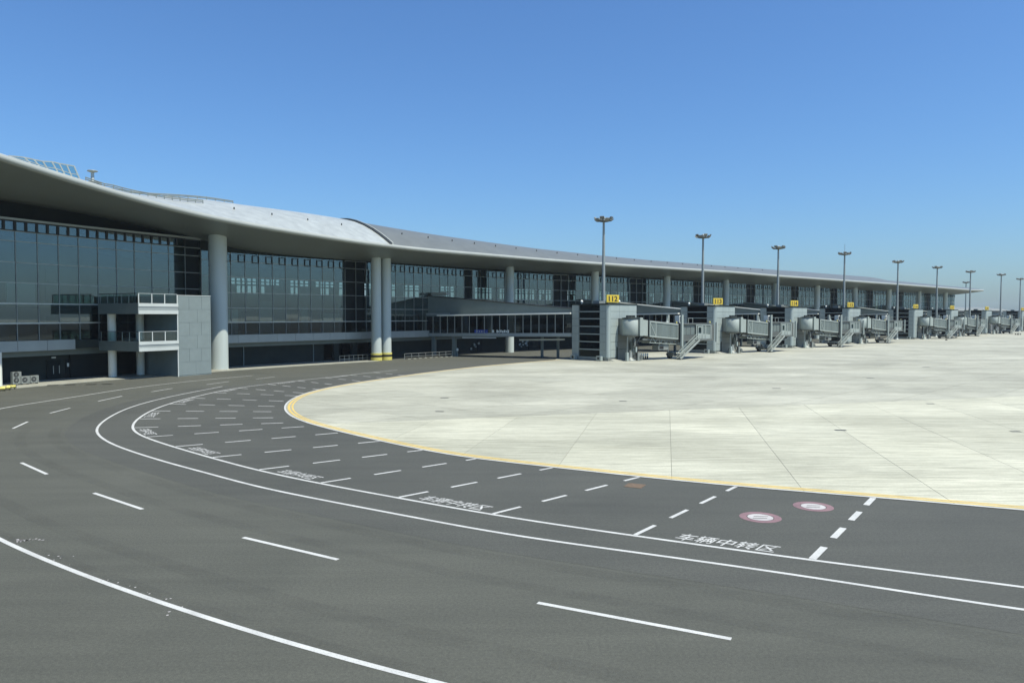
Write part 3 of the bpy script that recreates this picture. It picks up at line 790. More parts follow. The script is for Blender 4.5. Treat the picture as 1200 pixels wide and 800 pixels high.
# ------------------------------------------------------------------ balcony block at the left
sB0 = at_px(4.8, 164); sB1 = at_px(4.3, 208); sB2 = at_px(4.3, 247)
bal = thing('balcony_block', 'two-storey glass-railed balcony block with a grey end wall against the terminal', 'balcony')
BO = 4.6
for z0, z1, zc in ((3.5, 4.66, 1), (8.12, 9.4, 2)):
    s_ = part('balcony_slab', wall_strip(sB0 + .12, sB1, -3.3, BO - .12, z0 + .05, z1, 3), M['wedge'], bal)
    part('slab_fascia', wall_strip(sB0, sB1 - .05, BO - .1, BO, z1 - .36, z1 + .06, 3), M['fascia_l'], s_)
    part('slab_fascia', wall_strip(sB0, sB1 - .05, BO - .16, BO - .06, z0 + .45, z1 - .37, 3), M['fascia'], s_)
    part('slab_fascia', wall_strip(sB0, sB1 - .05, BO - .1, BO, z0, z0 + .44, 3), M['fascia_l'], s_)
    part('slab_fascia', wall_strip(sB0 - .02, sB0 + .1, -3.3, BO - .11, z0, z1 + .06, 3), M['wedge'], s_)  # side face turned from the sun: its shade is put into the darker colour
    # railing: posts, glass sheets, handrail
    rl = part('handrail', wall_strip(sB0 + .1, sB1 - .1, BO - .24, BO - .16, z1 + 1.22, z1 + 1.3, 2), M['fascia'], bal)
    part('handrail', wall_strip(sB0 + .06, sB0 + .14, -3.2, BO - .25, z1 + 1.22, z1 + 1.3, 2), M['trim_dark'], bal)
    nP = 4
    for k in range(nP):
        u = sB0 + .1 + (sB1 - .25 - sB0) * k / (nP - 1)
        part('railing_post', wall_strip(u, u + .12, BO - .25, BO - .15, z1 + .06, z1 + 1.22, 1), M['fascia_l'], bal)
        if k < nP - 1: part('railing_glass', wall_strip(u + .2, u + (sB1 - .25 - sB0) / (nP - 1) - .08, BO - .22, BO - .19, z1 + .12, z1 + 1.18, 3), M['glassr'], bal)
    for k in range(5):
        o_ = -3.0 + (BO + 2.4) * k / 5
        part('railing_post', wall_strip(sB0 + .06, sB0 + .14, o_, o_ + .08, z1 + .06, z1 + 1.22, 1), M['frame'], bal)
        part('railing_glass', wall_strip(sB0 + .085, sB0 + .115, o_ + .12, o_ + 1.36, z1 + .12, z1 + 1.18, 1), M['glassr'], bal)
for x in (131, 164):
    p = kpt(at_px(-2.2, x), -2.2)
    for z0, z1 in ((.06, 3.52), (4.68, 8.14)):
        o = part('balcony_column', MB().lathe([(.5, z0), (.5, z1)], 24), M['colw'], bal); o.location = (p.x, p.y, 0)
part('grey_end_wall', wall_strip(sB1, sB2, -3.2, BO - .3, .0, 10.5, 6), M['greywall'], bal)
rg = random.Random(4); zz = .12
for r_ in range(6):
    cuts = [sB1 + .12] + [sB1 + (sB2 - sB1) * (q + rg.uniform(-.05, .05)) for q in ((.37, .74) if r_ % 2 else (.55,))] + [sB2 - .02]
    for a_, b_ in zip(cuts, cuts[1:]): part('wall_slab', wall_strip(a_ + .012, b_ - .012, BO - .298, BO - .25 + rg.uniform(-.008, .008), zz + .012, zz + 1.72 - .012, 6), M['greywall'], bal)
    zz += 1.72
part('wall_coping', wall_strip(sB1 - .04, sB2 + .04, -3.2, BO - .26, 10.5, 10.58, 6), M['fascia_l'], bal)
part('wall_edge', wall_strip(sB1 - .06, sB1 + .10, BO - .32, BO - .24, .0, 10.5, 6), M['fascia_l'], bal)
part('door_wall', wall_strip(sB0 - 2.5, sB1, -5.5, -5.2, 0.05, 3.5, 4), M['dark2'], bal)
part('window_wall', wall_strip(sB0 + .2, sB1, -3.2, -3.1, 4.7, 8.1, 4), M['glassd'], bal)

# air conditioners at the foot of the wall
def ac(label, x, y, tall):
    p = gp(x, y); u = K.near(p); t = K.tan(u); h = 1.5 if tall else .95
    a = thing('air_conditioner', label, 'air conditioner', (p.x, p.y, .05), math.atan2(t.y, t.x), 'air conditioning units by the dark wall')
    part('casing', MB().box(-.48, .48, -.2, .2, .12, h), M['panel_d'], a)
    for k in range(2 if tall else 1):
        z = .55 + k * .66
        part('fan', MB().tube((-.1, -.2, z), (-.1, -.23, z), .29, n=20), M['black'], a)
        g = MB()
        for j in range(4):
            ang = j * math.pi / 4; g.bar((-.1 - .28 * math.cos(ang), -.24, z - .28 * math.sin(ang)), (-.1 + .28 * math.cos(ang), -.24, z + .28 * math.sin(ang)), .015)
        part('fan_grille', g, M['line'], a)
    for s_ in (-.35, .35): part('foot', MB().box(s_ - .04, s_ + .04, -.2, .2, 0, .12), M['trim_dark'], a)
    part('side_panel', MB().box(.28, .46, -.215, -.2, .25, h - .15), M['panel_d'], a)
ac('tall two-fan air conditioner at the left of three by the dark wall', 19, 451.5, True)
ac('single-fan air conditioner between the tall unit and the right one', 29, 450.8, False)
ac('single-fan air conditioner rightmost of three by the dark wall', 39.5, 449.8, False)
# yellow bumper rails round the column at the left edge
for i, (x, y, lab) in enumerate(((1, 458.2, 'yellow bumper rail cut by the left edge of the picture'), (7, 457.2, 'yellow bumper rail in the middle of the short row'), (13.2, 456, 'yellow bumper rail at the right end of the short row'))):
    p = gp(x, y); t = math.atan2(.55, .83)
    b = thing('bumper_rail', lab, 'bumper', (p.x, p.y, .05), t, 'yellow bumper rails by the left column')
    part('rail', MB().tube((-.42, 0, .24), (.42, 0, .24), .16, n=12), M['yellowp'], b)
    for k in (-.44, .44): part('end_ring', MB().tube((k - .03, 0, .24), (k + .03, 0, .24), .175, n=12), M['black'], b)
    for k in (-.3, .3): part('foot', MB().box(k - .05, k + .05, -.06, .06, 0, .12), M['black'], b)
# guard fence left of the gallery
fp0, fp1 = gp(474, 421), gp(530, 417.6)
fn = thing('guard_fence', 'low grey rail fence on a striped kerb beside the twin columns', 'fence', (fp0.x, fp0.y, 0), math.atan2((fp1 - fp0).y, (fp1 - fp0).x))
FL = (fp1 - fp0).length
for z in (.5, 1.0): part('rail', MB().tube((0, 0, z), (FL, 0, z), .03, n=6), M['metal'], fn)
for k in range(8): part('fence_post', MB().tube((FL * k / 7, 0, 0), (FL * k / 7, 0, 1.02), .04, n=6), M['metal'], fn)
for k in range(18):
    part('kerb_block', MB().box(FL * k / 18 + .01, FL * (k + 1) / 18 - .01, -.2, -.05, 0, .09), M['strip' if k % 2 else 'black'], fn)
fq = kpt(sC2 - 3.5, -1.5); fr_ = math.atan2(K.tan(sC2).y, K.tan(sC2).x)
fn2 = thing('guard_fence', 'low grey rail fence closing the dark passage left of the twin columns', 'fence', (fq.x, fq.y, .0), fr_)
for z in (.5, 1.05): part('rail', MB().tube((-4.5, 0, z), (2.5, 0, z), .035, n=6), M['metal'], fn2)
for k in range(8): part('fence_post', MB().tube((-4.5 + k, 0, 0), (-4.5 + k, 0, 1.1), .04, n=6), M['metal'], fn2)
# slim post with a white head by the gallery pier
p = gp(536, 417.3); hp = thing('hydrant_post', 'slim dark post with a white head standing under the gallery corner', 'post', (p.x, p.y, 0))
part('post_body', MB().lathe([(.16, 0), (.13, .15), (.11, 1.0), (.13, 1.05)], 12), M['panel_d'], hp)
part('post_head', MB().lathe([(.18, 1.05), (.22, 1.2), (.2, 1.45), (.08, 1.55)], 12), M['whitep'], hp)

# ------------------------------------------------------------------ rooftop things at the left
def roof_at(u, o):
    sec = top[max(0, min(len(SS) - 1, round(u / sTip * NS)))][1]
    for (o0, z0), (o1, z1) in zip(sec, sec[1:]):
        if o1 <= o <= o0: return z0 + (z1 - z0) * (o0 - o) / (o0 - o1)
    return sec[-1][1]
def roof_y(u, o, z):      # pixel row
    p = kpt(u, o); return 400 - F * ((z - CAM_H) * cp + p.y * sp) / (p.y * cp - (z - CAM_H) * sp)
def need_z(u, o, y): return zat(kpt(u, o), y)
OG = 5.0
gs = thing('glass_screen', 'row of framed glass panels standing on the roof at the left', 'screen')
SCR = [(22, 183.5, 197), (40, 185.5, 199), (51, 188, 202), (61, 190, 205.5), (71.5, 190.5, 208), (80, 192.5, 210), (88.5, 194, 212), (97, 195.5, 214)]
prev = None
for i, (x, y0, y1) in enumerate(SCR):
    u = at_px(OG, x); zb = roof_at(u, OG) - .1; zt = need_z(u, OG, y0)
    b = kpt(u, OG, zb); t = kpt(u - .5, OG - .2, zt)
    part('screen_post', MB().bar(b, t, .13), M['metal'], gs)
    if prev:
        pb, ptp = prev
        part('screen_rail', MB().bar(ptp, t, .12), M['metal'], gs)
        k = .3; part('screen_rail', MB().bar(pb.lerp(ptp, .35), b.lerp(t, .35), .08), M['metal'], gs)
        a1, a2, a3, a4 = pb.lerp(b, .06), pb.lerp(b, .94), ptp.lerp(t, .94), ptp.lerp(t, .06)
        nn = (a2 - a1).cross(a4 - a1).normalized() * .012
        part('screen_pane', MB().hexa([a1 - nn, a2 - nn, a3 - nn, a4 - nn], [a1 + nn, a2 + nn, a3 + nn, a4 + nn]), M['glassr'], gs)
    prev = (b, t)
rv = thing('roof_ventilator', 'small grey mushroom ventilator on the roof beside the glass screen', 'ventilator')
u = at_px(1.0, 112); zb = roof_at(u, 1.0); zt = need_z(u, 1.0, 199.5); p = kpt(u, 1.0)
rv.location = (p.x, p.y, zb - .1); hgt = max(.9, zt - zb + .1)
part('pipe', MB().lathe([(.34, 0), (.2, .2), (.18, hgt - .25)], 14), M['metal'], rv)
part('cowl', MB().lathe([(.2, hgt - .3), (.6, hgt - .15), (.55, hgt - .05), (.1, hgt)], 16), M['panel_d'], rv)
part('base', MB().box(-.7, .9, -.35, .35, -.1, .35), M['panel_d'], rv)
for nm, oo, z_off, xs_ in (('near', 2.0, .45, (104, 240)), ('far', -3.5, .38, (118, 275))):
    lab = 'pipe rail running along the roof near its front edge' if nm == 'near' else 'longer pipe rail on the roof crest behind the other rail'
    rl = thing('roof_railing', lab, 'railing', group=None)
    ua_, ub_ = at_px(oo, xs_[0]), at_px(oo, xs_[1]); n = 14
    for dz in (z_off * .55, z_off):
        for k in range(n):
            u0, u1 = ua_ + (ub_ - ua_) * k / n, ua_ + (ub_ - ua_) * (k + 1) / n
            part('rail', MB().tube(kpt(u0, oo, roof_at(u0, oo) + dz), kpt(u1, oo, roof_at(u1, oo) + dz), .075, n=6), M['frame'], rl)
    for k in range(n + 1):
        u0 = ua_ + (ub_ - ua_) * k / n; part('rail_post', MB().tube(kpt(u0, oo, roof_at(u0, oo) - .05), kpt(u0, oo, roof_at(u0, oo) + z_off), .06, n=6), M['frame'], rl)

# ------------------------------------------------------------------ the gates
GX = [713, 838, 928.5, 995, 1072, 1115, 1156, 1198]
def gate_pos(x):
    t = (x - 600) / F; s_ = (t * O112.y - O112.x) / (.7071 * (1 - t)); return O112 + dP * s_
GP = [gate_pos(x) for x in GX]
GA = math.atan2(dP.y, dP.x)            # local x runs along the pier, local -y looks out to the apron
NUM = ['112', '113', '114', '115', '116', '117', '118', '119']

DESC = ['nearest and largest', 'second from the left', 'third from the left', 'fourth from the left', 'fifth from the left', 'sixth from the left', 'second from the right', 'at the right edge of the picture']

def build_gatehouse():
    g = thing('gatehouse', 'x', 'gatehouse', group='gatehouses along the pier')
    W, D, H = 8.2, 8.2, 9.75
    part('core', MB().box(.32, W - .3, .32, D - .32, 0, H - .25), M['dark2'], g)
    # front (y = 0): rounded corner shaft, panels, deep recess under the upper band
    sh = MB(); n = 8; poly = [(.62, .0), (.62, .62), (0.0, .62)]
    for k in range(n + 1):
        a = math.pi + math.pi / 2 * k / n; poly.append((.62 + .62 * math.cos(a), .62 + .62 * math.sin(a)))
    sh.prism(poly[:3] + poly[3:], .55, H); part('corner_shaft', sh, M['panel'], g)
    rows = [.55, 1.95, 3.3, 4.65, 6.0, 7.35, 8.6, H]
    for k in range(7):
        z0, z1 = rows[k] + .02, rows[k + 1] - .02
        if k >= 5: cells = ((.66, 3.1), (3.14, 5.6), (5.64, W))
        else: cells = ((.66, 2.55 - k * -.06),)
        for a, b in cells: part('wall_panel', MB().box(a, b, .0, .3, z0, z1), M['panel'], g)
    for k in range(5):
        z0, z1 = rows[k] + .02, rows[k + 1] - .02
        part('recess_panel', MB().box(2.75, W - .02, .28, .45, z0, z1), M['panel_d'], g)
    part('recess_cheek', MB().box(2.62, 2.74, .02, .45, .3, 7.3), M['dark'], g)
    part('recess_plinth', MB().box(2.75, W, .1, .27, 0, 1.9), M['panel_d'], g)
    # left flank (x = 0): pilaster, glazed bay with rails, pilaster
    for k in range(7):
        z0, z1 = rows[k] + .02, rows[k + 1] - .02
        part('wall_panel', MB().box(0, .3, .66, 1.9, z0, z1), M['panel'], g)
        part('wall_panel', MB().box(0, .3, D - 1.5, D, z0, z1), M['panel'], g)
        part('window_pane', MB().box(.16, .2, 2.0, D - 1.6, z0 + .06, z1 - .06), M['glassd'], g)
        part('window_rail', MB().box(.02, .18, 1.95, D - 1.55, rows[k] - .1, rows[k] + .06), M['panel'], g)
    part('plinth', MB().box(.06, W - .06, .06, D - .06, 0, .53), M['panel_d'], g)
    # right flank and back
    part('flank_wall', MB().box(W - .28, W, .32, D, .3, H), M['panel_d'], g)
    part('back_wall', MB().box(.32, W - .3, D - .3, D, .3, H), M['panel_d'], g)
    part('return_wall', MB().box(W + .02, W + 1.0, 1.2, 5.5, 6.2, H + .1), M['panel_d'], g)
    part('roof', MB().box(-.08, W + .1, -.08, D + .08, H + .002, H + .22), M['dark'], g)
    for x, y, r in ((4.2, 1.0, .3), (6.8, 2.8, .22), (1.0, 6.8, .25)):
        part('roof_lamp', MB().lathe([(r * .5, H + .22), (r * .5, H + .45), (r, H + .5), (r * .9, H + .75), (r * .3, H + .9)], 12, (x, y)), M['whitep'], g)
    part('roof_unit', MB().box(2.5, 4.0, 4, 5.4, H + .22, H + .75), M['panel_d'], g)
    for y in (1.6, 7.4):
        b = part('floor_cabinet', MB().box(-.75, -.02, y - .5, y + .5, .06, .85), M['panel'], g)
        part('cabinet_dial', MB().tube((-.76, y, .48), (-.80, y, .48), .22, n=14), M['black'], b)
    part('floor_ramp', MB().hexa([(.3, -.1, 0), (3.6, -.1, 0), (3.6, -1.3, 0), (.3, -1.3, 0)], [(.5, -.12, .3), (3.4, -.12, .3), (3.2, -.9, .08), (.7, -.9, .08)]), M['strip'], g)
    part('down_pipe', MB().tube((2.35, -.12, .1), (2.35, -.12, 2.4), .09, n=8), M['dark'], g)
    return g

BR = math.atan2(.54, .84)
def build_bridge():
    """origin under the rotunda; local x runs along the tunnel, -y looks out"""
    b = thing('jet_bridge', 'x', 'jet bridge', group='jet bridges along the pier')
    ped = part('pedestal', MB().lathe([(1.0, 0), (1.0, .18), (.62, .3), (.42, .6), (.42, 3.9), (.75, 4.5)], 20), M['panel_d'], b)
    for a in (0, 1, 2, 3):
        t = a * math.pi / 2 + .6; part('pedestal_fin', MB().bar((.95 * math.cos(t), .95 * math.sin(t), .2), (.4 * math.cos(t), .4 * math.sin(t), 1.5), .1, .16), M['bridge_d'], ped)
    for k, (x, y) in enumerate(((-.9, -.2), (.9, -.3), (1.1, .3))):
        part('service_pipe', MB().tube((x, y, .1), (x * .8, y, 4.5), .1, n=8), M['metal'], b)
    part('control_cabinet', MB().box(-1.5, -1.1, -.9, -.5, 0.05, 1.5), M['panel'], b)
    part('control_cabinet', MB().box(.9, 1.5, -1.0, -.5, 0.05, 1.4), M['panel_d'], b)
    part('strut', MB().bar((.3, -.3, 2.0), (1.9, -.9, 4.5), .14), M['bridge_d'], b)
    part('strut', MB().bar((-.3, -.3, 2.0), (-1.2, -.9, 4.5), .14), M['bridge_d'], b)
    rt = part('rotunda', MB().lathe([(1.32, 4.5), (1.38, 4.55), (1.38, 7.25), (1.30, 7.3)], 36), M['bridge'], b)
    part('rotunda_roof', MB().lathe([(1.48, 7.31), (1.48, 7.45), (.6, 7.62)], 30), M['dark'], rt)
    part('rotunda_floor', MB().lathe([(1.0, 4.2), (1.46, 4.3), (1.46, 4.49)], 30), M['bridge_d'], rt)
    for k in range(3): part('roof_box', MB().box(-.9 + k * .7, -.6 + k * .7, -.4, .1, 7.55, 7.9), M['trim_dark'], rt)
    for k, (x, y, z0, z1, a_) in enumerate(((-.5, -.75, 1.9, 3.4, .5), (.35, -.7, 2.6, 3.9, .4), (.8, -.55, 1.5, 2.4, .3))):
        part('service_box', MB().box(x - a_ / 2, x + a_ / 2, y - .2, y + .15, z0, z1), M[('dark', 'bridge_d', 'panel')[k]], b)
    for k in range(3):
        x = .55 + k * .22; part('service_hose', MB().tube((x, -.75, .35 + k * .1), (x + .5, -.6, 4.4), .055, n=6), M['rubber'], b)
    part('hose_reel', MB().tube((1.75, -1.0, .55), (1.75, -.55, .55), .45, n=18), M['bridge_d'], b)
    # corridor back into the gatehouse
    part('link_corridor', MB().box(-1.2, 1.2, .6, 3.2, 4.5, 7.3), M['panel_d'], b)
    def zs(x): return 4.55 - (x - 1.2) * .085      # floor line falls away from the rotunda
    part('collar', MB().hexa([(1.1, -1.35, 4.35), (1.75, -1.35, 4.35), (1.75, 1.35, 4.35), (1.1, 1.35, 4.35)], [(1.1, -1.35, 7.55), (1.75, -1.35, 7.5), (1.75, 1.35, 7.5), (1.1, 1.35, 7.55)]), M['bridge'], b)
    part('inner_tunnel', MB().hexa([(1.76, -1.15, 4.4), (3.1, -1.15, 4.3), (3.1, 1.15, 4.3), (1.76, 1.15, 4.4)], [(1.76, -1.15, 7.2), (3.1, -1.15, 7.05), (3.1, 1.15, 7.05), (1.76, 1.15, 7.2)]), M['bridge'], b)
    # glazed tunnel
    X0, X1 = 3.3, 10.3
    def P(x, y, h): return Vector((x, y, zs(x) + h))
    for y in (-1.3, 1.3):
        for h, m_ in ((-.08, .26), (2.45, .22)):
            part('tunnel_beam', MB().bar(P(X0, y, h), P(X1, y, h), .2, m_), M['bridge'], b)
        for x in (X0 + .1, X0 + 1.5, X1 - .1):
            part('tunnel_post', MB().bar(P(x, y, .05), P(x, y, 2.35), .16), M['bridge'], b)
        part('tunnel_brace', MB().bar(P(X0 + .2, y, 2.3), P(X0 + 1.4, y, .15), .11), M['bridge'], b)
        for k in range(5):
            xa = X0 + 1.62 + k * 1.06; xb = xa + 1.0
            nn = .015
            part('tunnel_pane', MB().hexa([P(xa, y - nn, .1), P(xb, y - nn, .1), P(xb, y + nn, .1), P(xa, y + nn, .1)], [P(xa, y - nn, 2.3), P(xb, y - nn, 2.3), P(xb, y + nn, 2.3), P(xa, y + nn, 2.3)]), M['glassb'], b)
            if k: part('tunnel_mullion', MB().bar(P(xa - .03, y, .08), P(xa - .03, y, 2.32), .05), M['frame'], b)
        part('tunnel_pane', MB().hexa([P(X0 + .2, y - .015, .1), P(X0 + 1.4, y - .015, .1), P(X0 + 1.4, y + .015, .1), P(X0 + .2, y + .015, .1)], [P(X0 + .2, y - .015, 2.3), P(X0 + 1.4, y - .015, 2.3), P(X0 + 1.4, y + .015, 2.3), P(X0 + .2, y + .015, 2.3)]), M['glassb'], b)
    part('tunnel_floor', MB().hexa([P(X0, -1.2, -.15), P(X1, -1.2, -.15), P(X1, 1.2, -.15), P(X0, 1.2, -.15)], [P(X0, -1.2, 0), P(X1, -1.2, 0), P(X1, 1.2, 0), P(X0, 1.2, 0)]), M['bridge_d'], b)
    part('tunnel_roof', MB().hexa([P(X0, -1.35, 2.57), P(X1, -1.35, 2.57), P(X1, 1.35, 2.57), P(X0, 1.35, 2.57)], [P(X0, -1.3, 2.66), P(X1, -1.3, 2.66), P(X1, 1.3, 2.66), P(X0, 1.3, 2.66)]), M['bridge_d'], b)
    part('roof_mast', MB().lathe([(.35, 0), (.12, .3), (.1, 1.1), (.16, 1.15)], 10), M['bridge'], b).location = P(8.2, -.6, 2.66)
    part('cable_tray', MB().bar(P(2.0, -.9, -.75), P(X1 + .5, -.9, -.55), .2, .3), M['bridge_d'], b)
    part('cable_tray', MB().bar(P(1.8, .6, -1.1), P(X1 + .5, .6, -.6), .25, .35), M['bridge_d'], b)
    part('under_frame', MB().hexa([P(5.4, -1.1, -.6), P(X1 + .4, -1.1, -.6), P(X1 + .4, 1.1, -.6), P(5.4, 1.1, -.6)], [P(4.6, -1.2, -.2), P(X1 + .4, -1.2, -.2), P(X1 + .4, 1.2, -.2), P(4.6, 1.2, -.2)]), M['bridge_d'], b)
    # lift columns and wheel carriage
    for y in (-1.75, 1.75):
        part('lift_column', MB().box(X1 + .28, X1 + .68, y - .2, y + .2, 2.3, 8.0), M['bridge'], b)
        part('lift_column_inner', MB().box(X1 + .36, X1 + .6, y - .12, y + .12, .75, 2.3), M['metal'], b)
    part('cross_beam', MB().box(X1 + .22, X1 + .74, -1.54, 1.54, 2.5, 2.95), M['bridge'], b)
    part('bogie_beam', MB().box(X1 + .2, X1 + .76, -1.9, 1.9, .55, .95), M['bridge_d'], b)
    for y in (-1.25, 1.25):
        wv = part('wheel', MB().tube((X1 + .48, y - .22, .52), (X1 + .48, y + .22, .52), .52, n=20), M['rubber'], b)
        part('rim', MB().tube((X1 + .48, y - .24, .52), (X1 + .48, y + .24, .52), .26, n=14), M['panel_d'], wv)
    part('drive_unit', MB().box(X1 - .6, X1 + .15, -.7, .7, .5, 1.2), M['bridge_d'], b)
    part('tunnel_portal', MB().box(X1 + .02, X1 + .2, -1.5, 1.5, 3.4, 6.6), M['trim_dark'], b)
    # outer tunnel, cab
    zc = 3.55
    part('rear_cab_wall', MB().box(X1 + .76, X1 + 4.4, -1.2, -1.08, zc, 6.25), M['bridge_d'], b)
    part('rear_cab_wall', MB().box(X1 + .76, X1 + 4.4, 1.08, 1.2, zc, 6.25), M['bridge_d'], b)
    for k in range(3): part('cab_window', MB().box(X1 + 1.0 + k * 1.15, X1 + 1.95 + k * 1.15, -1.23, -1.205, zc + .8, 6.0), M['glassb'], b)
    part('cab_floor', MB().box(X1 + .76, X1 + 8.6, -1.9, 1.5, zc - .3, zc - .01), M['bridge_d'], b)
    part('cab_roof', MB().box(X1 + .76, X1 + 8.7, -1.5, 1.5, 6.27, 6.45), M['bridge_d'], b)
    part('roof_unit', MB().box(X1 + .9, X1 + 1.9, -.7, .4, 6.46, 7.9), M['whitep'], b)
    part('roof_unit_grille', MB().box(X1 + 1.0, X1 + 1.5, -.73, -.705, 6.7, 7.7), M['black'], b)
    part('ladder_frame', MB().bar((X1 + 2.6, -1.3, 6.45), (X1 + 2.6, -1.3, 7.4), .06), M['metal'], b)
    part('ladder_frame', MB().bar((X1 + 3.7, -1.3, 6.45), (X1 + 3.7, -1.3, 7.4), .06), M['metal'], b)
    part('ladder_frame', MB().bar((X1 + 2.6, -1.3, 7.4), (X1 + 3.7, -1.3, 7.4), .06), M['metal'], b)
    for x in (X1 + 4.6, X1 + 6.2, X1 + 7.0, X1 + 8.4): part('cab_post', MB().box(x - .1, x + .1, -1.42, -1.22, zc, 6.25), M['bridge'], b)
    part('cab_beam', MB().box(X1 + 4.4, X1 + 8.5, -1.44, -1.2, 6.02, 6.262), M['bridge'], b)
    dr = part('cab_door', MB().box(X1 + 4.95, X1 + 6.05, -1.38, -1.3, zc + .02, 5.95), M['bridge'], b)
    part('door_window', MB().box(X1 + 5.15, X1 + 5.85, -1.41, -1.385, zc + 1.1, 5.7), M['glassd'], dr)
    part('cab_window', MB().box(X1 + 6.3, X1 + 6.9, -1.36, -1.33, zc + .9, 5.95), M['glassb'], b)
    part('cab_window', MB().box(X1 + 7.15, X1 + 8.25, -1.36, -1.33, zc + .9, 5.95), M['glassb'], b)
    part('cab_panel', MB().box(X1 + 6.3, X1 + 8.25, -1.37, -1.32, zc + .02, zc + .85), M['bridge'], b)
    part('cab_side', MB().box(X1 + 4.6, X1 + 8.4, 1.1, 1.22, zc, 6.25), M['bridge_d'], b)
    part('canopy', MB().lathe([(1.5, zc - .25), (1.5, 6.25)], 20, (X1 + 8.7, .1)), M['bridge_d'], b)
    part('bumper_post', MB().box(X1 + 9.6, X1 + 9.9, -1.7, -1.4, zc - .6, 6.6), M['bridge'], b)
    # truss, cooling unit and small fittings under and along the tunnel
    for y in (-1.0, 1.0):
        part('truss_chord', MB().bar(P(3.6, y, -1.25), P(X1 + .2, y, -1.05), .12), M['bridge'], b)
        for k in range(5):
            xa_ = 3.7 + k * 1.3
            part('truss_brace', MB().bar(P(xa_, y, -1.2), P(xa_ + .65, y, -.22), .07), M['bridge'], b)
            part('truss_brace', MB().bar(P(xa_ + .65, y, -.22), P(xa_ + 1.3, y, -1.2), .07), M['bridge'], b)
    part('cooling_unit', MB().box(6.0, 8.4, -.8, .8, 1.75, 2.6), M['panel_d'], b)
    part('cooling_grille', MB().box(6.2, 7.2, -.83, -.805, 1.9, 2.45), M['black'], b)
    for x in (6.3, 8.1): part('unit_hanger', MB().box(x - .05, x + .05, -.7, -.6, 2.6, 3.3), M['metal'], b)
    part('cable_loop', MB().tube((X1 - 1.5, -1.45, 3.3), (X1 - .2, -1.5, 2.6), .06, n=6).tube((X1 - .2, -1.5, 2.6), (X1 + 1.2, -1.45, 3.2), .06, n=6), M['rubber'], b)
    for x in (X1 - .3, X1 + 8.3): part('warning_lamp', MB().lathe([(.12, 6.5), (.12, 6.75), (.05, 6.85)], 10, (x, -1.2)), M['yellowp'], b)
    part('ladder_rail', MB().bar((X1 + 1.0, -1.3, 1.0), (X1 + 1.0, -1.3, 3.4), .06).bar((X1 + 1.45, -1.3, 1.0), (X1 + 1.45, -1.3, 3.4), .06), M['metal'], b)
    for k in range(6): part('ladder_rung', MB().bar((X1 + 1.0, -1.3, 1.15 + k * .38), (X1 + 1.45, -1.3, 1.15 + k * .38), .045), M['metal'], b)
    for x in (X1 + 6.5, X1 + 8.3): part('cab_support', MB().bar((x, -1.0, zc - .3), (X1 + 5.0, -.6, zc - .95), .1), M['bridge_d'], b)
    part('cab_step', MB().box(X1 + 4.2, X1 + 7.6, -.9, .9, zc - .75, zc - .31), M['dark'], b)
    part('floodlight', MB().box(X1 + 7.4, X1 + 7.8, -1.6, -1.45, 6.5, 6.75), M['lamp'], b)
    # service stair down to the apron
    st = part('stair_landing', MB().box(X1 + 3.6, X1 + 6.2, -2.7, -1.92, zc - .25, zc - .05), M['bridge_d'], b)
    xa, xb, za, zb = X1 + 4.0, X1 - .9, zc - .1, .12
    for y in (-2.75, -1.95):
        part('stair_stringer', MB().bar((xa, y, za), (xb, y, zb), .09, .34), M['metal'], b)
        part('handrail', MB().bar((xa, y, za + 1.0), (xb, y, zb + .95), .08, .1), M['bridge'], b)
        part('handrail', MB().bar((xa, y, za + .55), (xb, y, zb + .5), .05), M['bridge'], b)
        for k in range(4): 
            t = k / 3; part('baluster', MB().bar((xa + (xb - xa) * t, y, za + (zb - za) * t), (xa + (xb - xa) * t, y, za + (zb - za) * t + .97), .05), M['bridge'], b)
        part('handrail', MB().bar((xa, y, za + 1.0), (X1 + 6.2, y, za + 1.0), .07), M['bridge'], b)
    n = 14; me = MB().box(-.15, .15, -.36, .36, -.02, .02).mesh('stair_tread', M['bridge_d'])
    for k in range(n):
        t = (k + .5) / n; o = part('stair_tread', me, None, b); o.location = (xa + (xb - xa) * t, -2.35, za + (zb - za) * t + .05)
    for y in (-2.75, -1.95): part('caster', MB().tube((xb + .1, y - .06, .12), (xb + .1, y + .06, .12), .12, n=10), M['rubber'], b)
    return b

dg_txt = {}
def build_sign(num, i):
    s_ = thing('gate_sign', 'yellow rooftop gate sign reading %s, %s' % (num, DESC[i]), 'sign', group='yellow gate signs')
    part('sign_board', MB().box(-1.3, 1.3, -.12, .12, .22, 1.45), M['signy'], s_)
    part('sign_border', MB().box(-1.35, 1.35, -.10, .10, .17, 1.50), M['yellowp'], s_)
    v, f = text_mesh(num, 1.0, .02); xs = [p[0] for p in v]; ys = [p[1] for p in v]
    x0, x1, y0, y1 = min(xs), max(xs), min(ys), max(ys)
    vs = [(((p[0] - x0) / (x1 - x0) - .5) * 1.9, -.128, .37 + (p[1] - y0) / (y1 - y0) * .92) for p in v]
    tm = MB().add(vs, f); vs2 = [(a, b - .0, c) for a, b, c in vs]
    part('sign_number', tm, M['black'], s_)
    # a second pass widens the strokes as on the real board
    tm2 = MB().add([(a + .045, b - .004, c) for a, b, c in vs], f); part('sign_number', tm2, M['black'], s_)
    for x in (-.9, .9): part('sign_leg', MB().box(x - .06, x + .06, -.06, .06, 0, .25), M['panel_d'], s_)
    return s_

